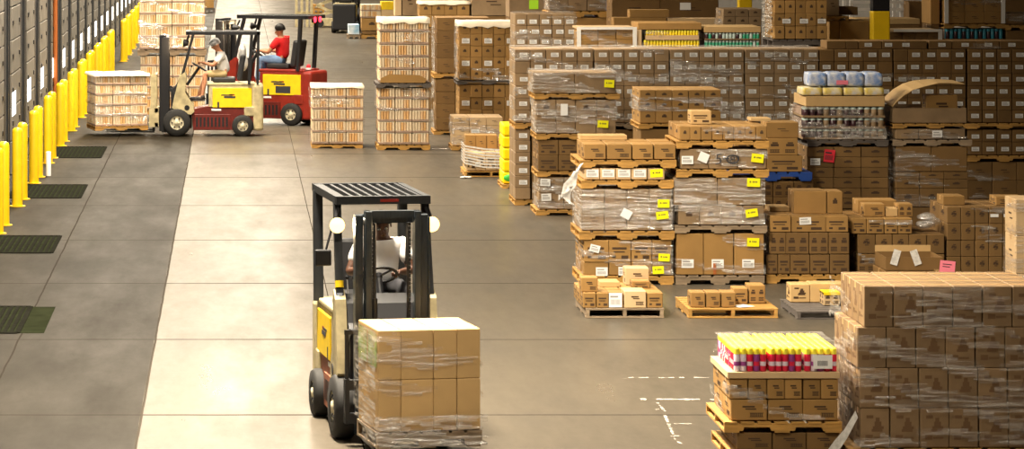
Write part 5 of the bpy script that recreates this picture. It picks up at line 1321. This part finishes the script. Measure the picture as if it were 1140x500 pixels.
    if lamps:
        for s in (-1, 1):
            b = MB(); y = s * .44 ; b.bar((-.24, s * .41, 2.08), (-.20, y, 1.98), .03, .03, 'black'); b.lathe([(.03, -.12), (.068, -.02), (.075, .0)], (-.12, y, 1.93), (1, 0, 0), 'black', 18)
            h = P(b, 'headlamp'); b = MB(); b.lathe([(.001, .012), (.04, .010), (.072, .0)], (-.12, y, 1.93), (1, 0, 0), 'glow' if (lit is True or lit == s) else 'steel', 18); b.build('lamp_lens', h)['label'] = 'glowing warm lens' if (lit is True or lit == s) else 'unlit lens'
            if lit is True or lit == s:
                ld = bpy.data.lights.new('headlamp_light', 'SPOT'); ld.energy = 45; ld.color = (1, .72, .4); ld.spot_size = 2.2; ld.shadow_soft_size = .05
                lo = bpy.data.objects.new('headlamp_light', ld); COL.objects.link(lo); lo.parent = e; lo.location = (-.09, y, 1.93); lo.rotation_euler = (0, math.radians(-80), 0)
    if mirror:
        b = MB(); b.bar((-.30, -.43, 2.0), (-.22, -.53, 1.70), .015, .015, 'black'); b.box(-.24, -.20, -.63, -.48, 1.55, 1.70, 'black', bev=.015); P(b, 'mirror')
        b = MB(); b.cyl((-.12, -.42, 1.36), (-.135, -.42, 1.42), .04, 'fork_yellow'); b.cyl((-.115, -.42, 1.24), (-.125, -.42, 1.31), .04, 'pack_blue'); P(b, 'post_tape')['label'] = 'yellow and blue tape rings'
    if tail:
        for y in (-.13, .13):
            b = MB(); b.cyl((-1.745, y, 2.10), (-1.76, y, 2.10), .055, 'redglow'); b.box(-1.745, -1.70, y - .06, y + .06, 2.04, 2.14, 'black'); P(b, 'tail_lamp')['label'] = 'glowing red lamp'
        b = MB(); b.cyl((-1.66, .25, 1.11), (-1.66, .25, 1.15), .05, 'paper'); b.ball((-1.66, .25, 1.17), (.045, .045, .05), 'red_label', 12, 8); P(b, 'beacon')['label'] = 'small red beacon'
    return e

# ------------------------------------------------------------------ people
def skin_mesh(name, chains, mats, sub=2):
    """chains: dict key -> (pos, radius, parent key); grows one continuous surface"""
    keys = list(chains); vs = [chains[k][0] for k in keys]; ed = [(keys.index(k), keys.index(chains[k][2])) for k in keys if chains[k][2]]
    me = bpy.data.meshes.new(name); me.from_pydata(vs, ed, []); o = bpy.data.objects.new(name, me); COL.objects.link(o)
    o.modifiers.new('s', 'SKIN'); o.modifiers['s'].use_smooth_shade = True; o.modifiers['s'].branch_smoothing = .4
    sv = me.skin_vertices[0].data
    for i, k in enumerate(keys):
        r = chains[k][1]; sv[i].radius = r if isinstance(r, tuple) else (r, r); sv[i].use_root = (i == 0)
    m = o.modifiers.new('d', 'SUBSURF'); m.levels = m.render_levels = sub
    bpy.context.view_layer.update()
    dg = bpy.context.evaluated_depsgraph_get(); new = bpy.data.meshes.new_from_object(o.evaluated_get(dg))
    bpy.data.objects.remove(o); bpy.data.meshes.remove(me)
    new.name = name; new.materials.clear()
    for x in mats: new.materials.append(M[x])
    for p in new.polygons: p.material_index = 0; p.use_smooth = True
    return new
def join_extra(me, mb):
    """weld small features (nose, ears, eyes, mouth) into a mesh"""
    bm = bmesh.new(); bm.from_mesh(me); mats = [m for m in me.materials]
    base = len(mats); off = [bm.verts.new(v) for v in mb.v]
    for f, mi, s in zip(mb.f, mb.m, mb.sm):
        m = M[mb.mats[mi]]
        if m not in mats: mats.append(m); me.materials.append(m)
        try:
            q = bm.faces.new([off[i] for i in f]); q.material_index = mats.index(m); q.smooth = s
        except ValueError: pass
    bm.to_mesh(me); bm.free()

def person(fk, label, J, skin, shirt, legs, hair=None, cap=None, shorts=False, shoes='shoe', scale=1.0, look=(1, 0, 0), sleeve=.55):
    """seated driver; J gives joints in the forklift's frame"""
    e = empty('person', fk.location, fk.rotation_euler.z, scale); tag(e, label, 'person')
    V = {k: Vector(v) for k, v in J.items()}
    ch = {'pelvis': (V['pelvis'], (.13, .11), None), 'belly': (V['pelvis'].lerp(V['chest'], .5), (.125, .105), 'pelvis'), 'chest': (V['chest'], (.135, .10), 'belly'), 'nb': (V['neck'], .058, 'chest')}
    hd = V['head']; up = (hd - V['neck']).normalized(); fw = (Vector(look) - up * Vector(look).dot(up)).normalized(); sd = up.cross(fw)
    ch['jaw'] = (hd - up * .075 + fw * .018, (.066, .066), 'nb'); ch['cran'] = (hd + up * .01, (.084, .096), 'jaw'); ch['crown'] = (hd + up * .085 - fw * .012, (.062, .07), 'cran')
    for s, n in ((1, 'l'), (-1, 'r')):
        sh, el, wr = V['sh' + n], V['el' + n], V['wr' + n]
        ch['sh' + n] = (sh, .062, 'chest'); ch['ua' + n] = (sh.lerp(el, .5), .052, 'sh' + n); ch['el' + n] = (el, .042, 'ua' + n); ch['fa' + n] = (el.lerp(wr, .4), .041, 'el' + n); ch['wr' + n] = (wr, .027, 'fa' + n)
        d = (wr - el).normalized(); pa = wr + d * .045; ch['pa' + n] = (pa, (.036, .020), 'wr' + n)
        lat = Vector((0, 0, 1)).cross(d); lat = lat.normalized() if lat.length > .1 else Vector((0, 1, 0)); dn = d.cross(lat).normalized(); dn = -dn if dn.z > 0 else dn
        for q, (o_, ln) in enumerate(((-.030, .062), (-.010, .072), (.011, .068), (.031, .052))):
            k1 = pa + d * .045 + lat * o_; ch[f'k{n}{q}'] = (k1, .0105, 'pa' + n); ch[f'm{n}{q}'] = (k1 + d * ln * .45 + dn * ln * .25, .0095, f'k{n}{q}'); ch[f't{n}{q}'] = (k1 + d * ln * .30 + dn * ln * .75, .008, f'm{n}{q}')
        tl = lat * (-s); ch['th1' + n] = (wr + d * .035 + tl * .040, .012, 'pa' + n); ch['th2' + n] = (wr + d * .075 + tl * .058 + dn * .02, .0095, 'th1' + n)
        hp, kn, an = V['pelvis'] + Vector((0.02, s * .095, -.02)), V['kn' + n], V['an' + n]
        ch['hp' + n] = (hp, .092, 'pelvis'); ch['tg' + n] = (hp.lerp(kn, .5), .078, 'hp' + n); ch['kn' + n] = (kn, .056, 'tg' + n); ch['cf' + n] = (kn.lerp(an, .35) - Vector((.015, 0, 0)), .055, 'kn' + n); ch['an' + n] = (an, .036, 'cf' + n); ch['to' + n] = (an + Vector((.14, 0, -.05)), .034, 'an' + n)
    me = skin_mesh('body', ch, [skin]); x = MB()
    R3 = Matrix((fw, sd, up)).transposed().to_4x4()
    def at(a, b_, c_): return hd + fw * a + sd * b_ + up * c_
    x.ball(at(.094, 0, -.022), (.020, .014, .024), skin, 10, 7, R3); x.ball(at(.086, 0, -.062), (.010, .026, .006), 'seam', 10, 6, R3); x.ball(at(.080, 0, -.072), (.012, .022, .006), skin, 10, 6, R3)
    for s in (-1, 1):
        x.ball(at(.078, s * .033, .008), (.010, .015, .009), 'paper', 10, 6, R3); x.ball(at(.085, s * .033, .008), (.006, .007, .007), 'ink', 8, 6, R3); x.ball(at(.082, s * .034, .027), (.008, .020, .005), 'hair_black', 8, 5, R3)
        x.ball(at(-.008, s * .088, -.015), (.020, .009, .030), skin, 10, 7, R3)
    join_extra(me, x); body = link('body', me, e)
    # shirt
    g = .016
    c2 = {'a': (V['pelvis'] + Vector((0, 0, -.02)), (.168, .150), None), 'b': (V['pelvis'].lerp(V['chest'], .5), (.178, .160), 'a'), 'c': (V['chest'], (.192, .160), 'b'), 'n': (V['chest'].lerp(V['neck'], .62), (.105, .098), 'c')}
    for n in 'lr':
        sh, el = V['sh' + n], V['el' + n]; c2['s' + n] = (sh, .094, 'c'); c2['m' + n] = (sh.lerp(el, sleeve * .6), .078, 's' + n); c2['e' + n] = (sh.lerp(el, sleeve + .2), .072, 'm' + n)
    link('shirt', skin_mesh('shirt', c2, [shirt]), e)
    c3 = {'a': (V['pelvis'], (.145, .122), None), 'w': (V['pelvis'].lerp(V['chest'], .25), (.150, .130), 'a')}
    for s, n in ((1, 'l'), (-1, 'r')):
        hp, kn, an = V['pelvis'] + Vector((0.02, s * .095, -.02)), V['kn' + n], V['an' + n]
        c3['h' + n] = (hp, .104, 'a'); c3['t' + n] = (hp.lerp(kn, .5), .092, 'h' + n); c3['k' + n] = (kn if not shorts else hp.lerp(kn, .92), .074, 't' + n)
        if not shorts: c3['c' + n] = (kn.lerp(an, .45), .066, 'k' + n); c3['z' + n] = (kn.lerp(an, .93), .056, 'c' + n)
    link('shorts' if shorts else 'trousers', skin_mesh('trousers', c3, [legs]), e)
    for n in 'lr':
        an = V['an' + n]; b = MB(); b.ball(an + Vector((.06, 0, -.045)), (.14, .05, .05), shoes, 14, 9); b.box(an.x - .07, an.x + .19, an.y - .045, an.y + .045, an.z - .095, an.z - .07, shoes, bev=.01); b.ball(an + Vector((-.01, 0, -.02)), (.055, .05, .06), shoes, 12, 8); b.build('shoe', e)
    if hair:
        b = MB(); vs = []; n = 18
        for j in range(9):
            t = math.pi * .60 * j / 8
            for i in range(n):
                a = 2 * math.pi * i / n; cut = 1.0 if math.cos(a) < .2 else 1 - .42 * (math.cos(a) - .2) / .8
                tt = t * cut; vs.append(at(.112 * math.sin(tt) * math.cos(a) - .012, .100 * math.sin(tt) * math.sin(a), .024 + .118 * math.cos(tt)))
        b.add(vs, [(j * n + i, j * n + (i + 1) % n, (j + 1) * n + (i + 1) % n, (j + 1) * n + i) for j in range(8) for i in range(n)], hair, True); b.build('hair', e)
    if cap:
        b = MB(); b.ball(at(-.005, 0, .055), (.118, .108, .085), cap, 18, 10, R3); b.build('cap', e)
        b = MB(); b.ball(at(.12, 0, .045), (.075, .08, .010), cap, 14, 7, R3); b.build('cap_peak', e)
    return e

# front forklift, coming towards the camera with a wrapped load
a = math.radians(7); F1 = (math.sin(a), -math.cos(a))
f1 = forklift((1.385, 31.2), F1, 'cream and yellow forklift driving towards camera with wrapped load', dict(frame='rust', panel='rust', cowl='cream', hood='cream', cover='fork_yellow', weight='cream', carriage='steel_dark', rest=1.0, badge=True), mirror=True)
seat = lambda y, lean=.0: dict(pelvis=(-1.0, y, 1.30), chest=(-.98 + lean, y, 1.62), neck=(-.96 + lean * 1.3, y, 1.75), head=(-.93 + lean * 1.6, y, 1.87))
J1 = {**seat(.12, .0), 'shl': (-.97, .31, 1.68), 'shr': (-.97, -.08, 1.68), 'ell': (-.80, .37, 1.43), 'elr': (-.84, -.22, 1.42), 'wrl': (-.56, .22, 1.45), 'wrr': (-.58, -.14, 1.47), 'knl': (-.57, .26, 1.28), 'knr': (-.57, -.02, 1.28), 'anl': (-.50, .24, .80), 'anr': (-.50, -.02, .80)}
J1['head'] = (-.90, .10, 1.855)
person(f1, 'person in white t-shirt at the wheel of the front forklift', J1, 'skin_dark', 'white_cloth', 'dark_cloth', hair='hair_black', look=(1, -.05, -.25))
# its load
FR = Matrix.Translation((1.70, 29.72, 0)) @ Matrix.Rotation(math.radians(10), 4, 'Z')
pallet(-.47, .47, .03, .84, .135, .14, 'wooden pallet under wrapped load on front forklift', 'wood_grey')
S = 'wrapped load on front forklift'
tier('FL', S, 'light tan carton', [-.46, -.255, .035, .245, .46], [.28, .73, 1.165], .04, .82, 2, 'none', 'card_tan', px=False, jit=.001, gap=.003, tape=False)
o, d_ = BOX['FL'][(0, 1, 0)]
for dd in (0, 1):
    o, d_ = BOX['FL'][(0, 1, dd)]; b = MB()
    b.quad((-d_[0] / 2 - .004, .19, .1), (-d_[0] / 2 - .004, -.16, .1), (-d_[0] / 2 - .004, -.16, .40), (-d_[0] / 2 - .004, .19, .40), 'pack_green'); q = b.build('green_print', o); q['label'] = 'faint green printed panel'
wrap(-.46, .46, .04, .82, .28, 1.15, f'glossy clear film round {S}', cover=.42, m='film', seed=95, off=.016, ruffle=.014, faces='flr')
wrap(-.46, .46, .04, .82, .40, 1.15, f'cloudy film on driver-side flank of {S}', cover=.75, m='film_heavy', seed=98, off=.034, ruffle=.012, faces='l')
wrap(-.475, .475, .02, .86, .15, .42, f'bunched cloudy film round foot of {S}', cover=.62, m='film_heavy', seed=96, off=.03, ruffle=.03, faces='flr')
FR = Matrix.Identity(4)

# white forklift seen from its left side
f2 = forklift((gx(197, 71.1), 71.5), (-1, 0), 'cream and dark red forklift with yellow battery cover carrying striped load', dict(frame='fork_red', panel='fork_red', cowl='cream', hood='cream', cover='fork_yellow', weight='cream', carriage='cream', rest=1.25, rw=.10, twin_post=True), guard_col='black', lit=True, mast='black')
J2 = {**seat(.0, .06), 'shl': (-.93, .19, 1.68), 'shr': (-.93, -.19, 1.68), 'ell': (-.76, .25, 1.47), 'elr': (-.76, -.24, 1.46), 'wrl': (-.56, .13, 1.52), 'wrr': (-.56, -.13, 1.50), 'knl': (-.58, .16, 1.30), 'knr': (-.60, -.12, 1.28), 'anl': (-.52, .19, .82), 'anr': (-.44, -.12, .80)}
J2['head'] = (-.80, .02, 1.90)
person(f2, 'person in white t-shirt, khaki shorts and grey cap driving cream forklift', J2, 'skin', 'white_cloth', 'khaki', hair='hair_grey', cap='cap', shorts=True, look=(1, .25, -.1))
b = MB(); b.ball((-1.36, 0, 1.72), (.09, .23, .20), 'white_cloth', 14, 10); b.ball((-1.38, .03, 1.52), (.10, .20, .18), 'white_cloth', 14, 10)
o = b.build('white_jacket'); o.location = f2.location; o.rotation_euler = f2.rotation_euler; tag(o, 'white jacket hung over seat back of cream forklift', 'jacket')

# red forklift beyond it, rear end towards the right
ang = math.radians(24); F3 = Vector((-math.cos(ang), math.sin(ang))); L3 = Vector((-F3.y, F3.x)); sc = 1.1
rw = Vector((gx(325, 74.5), 74.5)); O3 = rw - sc * (-1.37 * F3 + .41 * L3)
f3 = forklift(O3, F3, 'red forklift with yellow battery cover and lit tail lamps, facing away', dict(frame='fork_bright_red', panel='fork_red', cowl='fork_bright_red', hood='fork_bright_red', cover='fork_yellow', weight='fork_bright_red', carriage='steel_dark', patch=True), guard_col='black', tail=True, scale=sc, mast='black')
J3 = {**seat(.0, .0), 'shl': (-.97, .20, 1.68), 'shr': (-.97, -.20, 1.68), 'ell': (-.80, .27, 1.44), 'elr': (-.80, -.25, 1.44), 'wrl': (-.58, .14, 1.47), 'wrr': (-.58, -.13, 1.47), 'knl': (-.57, .14, 1.30), 'knr': (-.57, -.12, 1.30), 'anl': (-.50, .15, .82), 'anr': (-.48, -.12, .82)}
person(f3, 'person in red t-shirt and blue jeans driving red forklift, seen from behind', J3, 'skin', 'red_cloth', 'denim', hair='hair_black', look=(1, .1, 0), scale=sc)
# dark forklift far down the aisle
forklift((gx(388, 127), 128.3), (0.1, 1), 'dark forklift parked far down aisle beside far pallet', dict(frame='black', panel='black', cowl='black', hood='cream', cover='fork_yellow', weight='black', carriage='steel_dark'), guard_col='black', lamps=False)
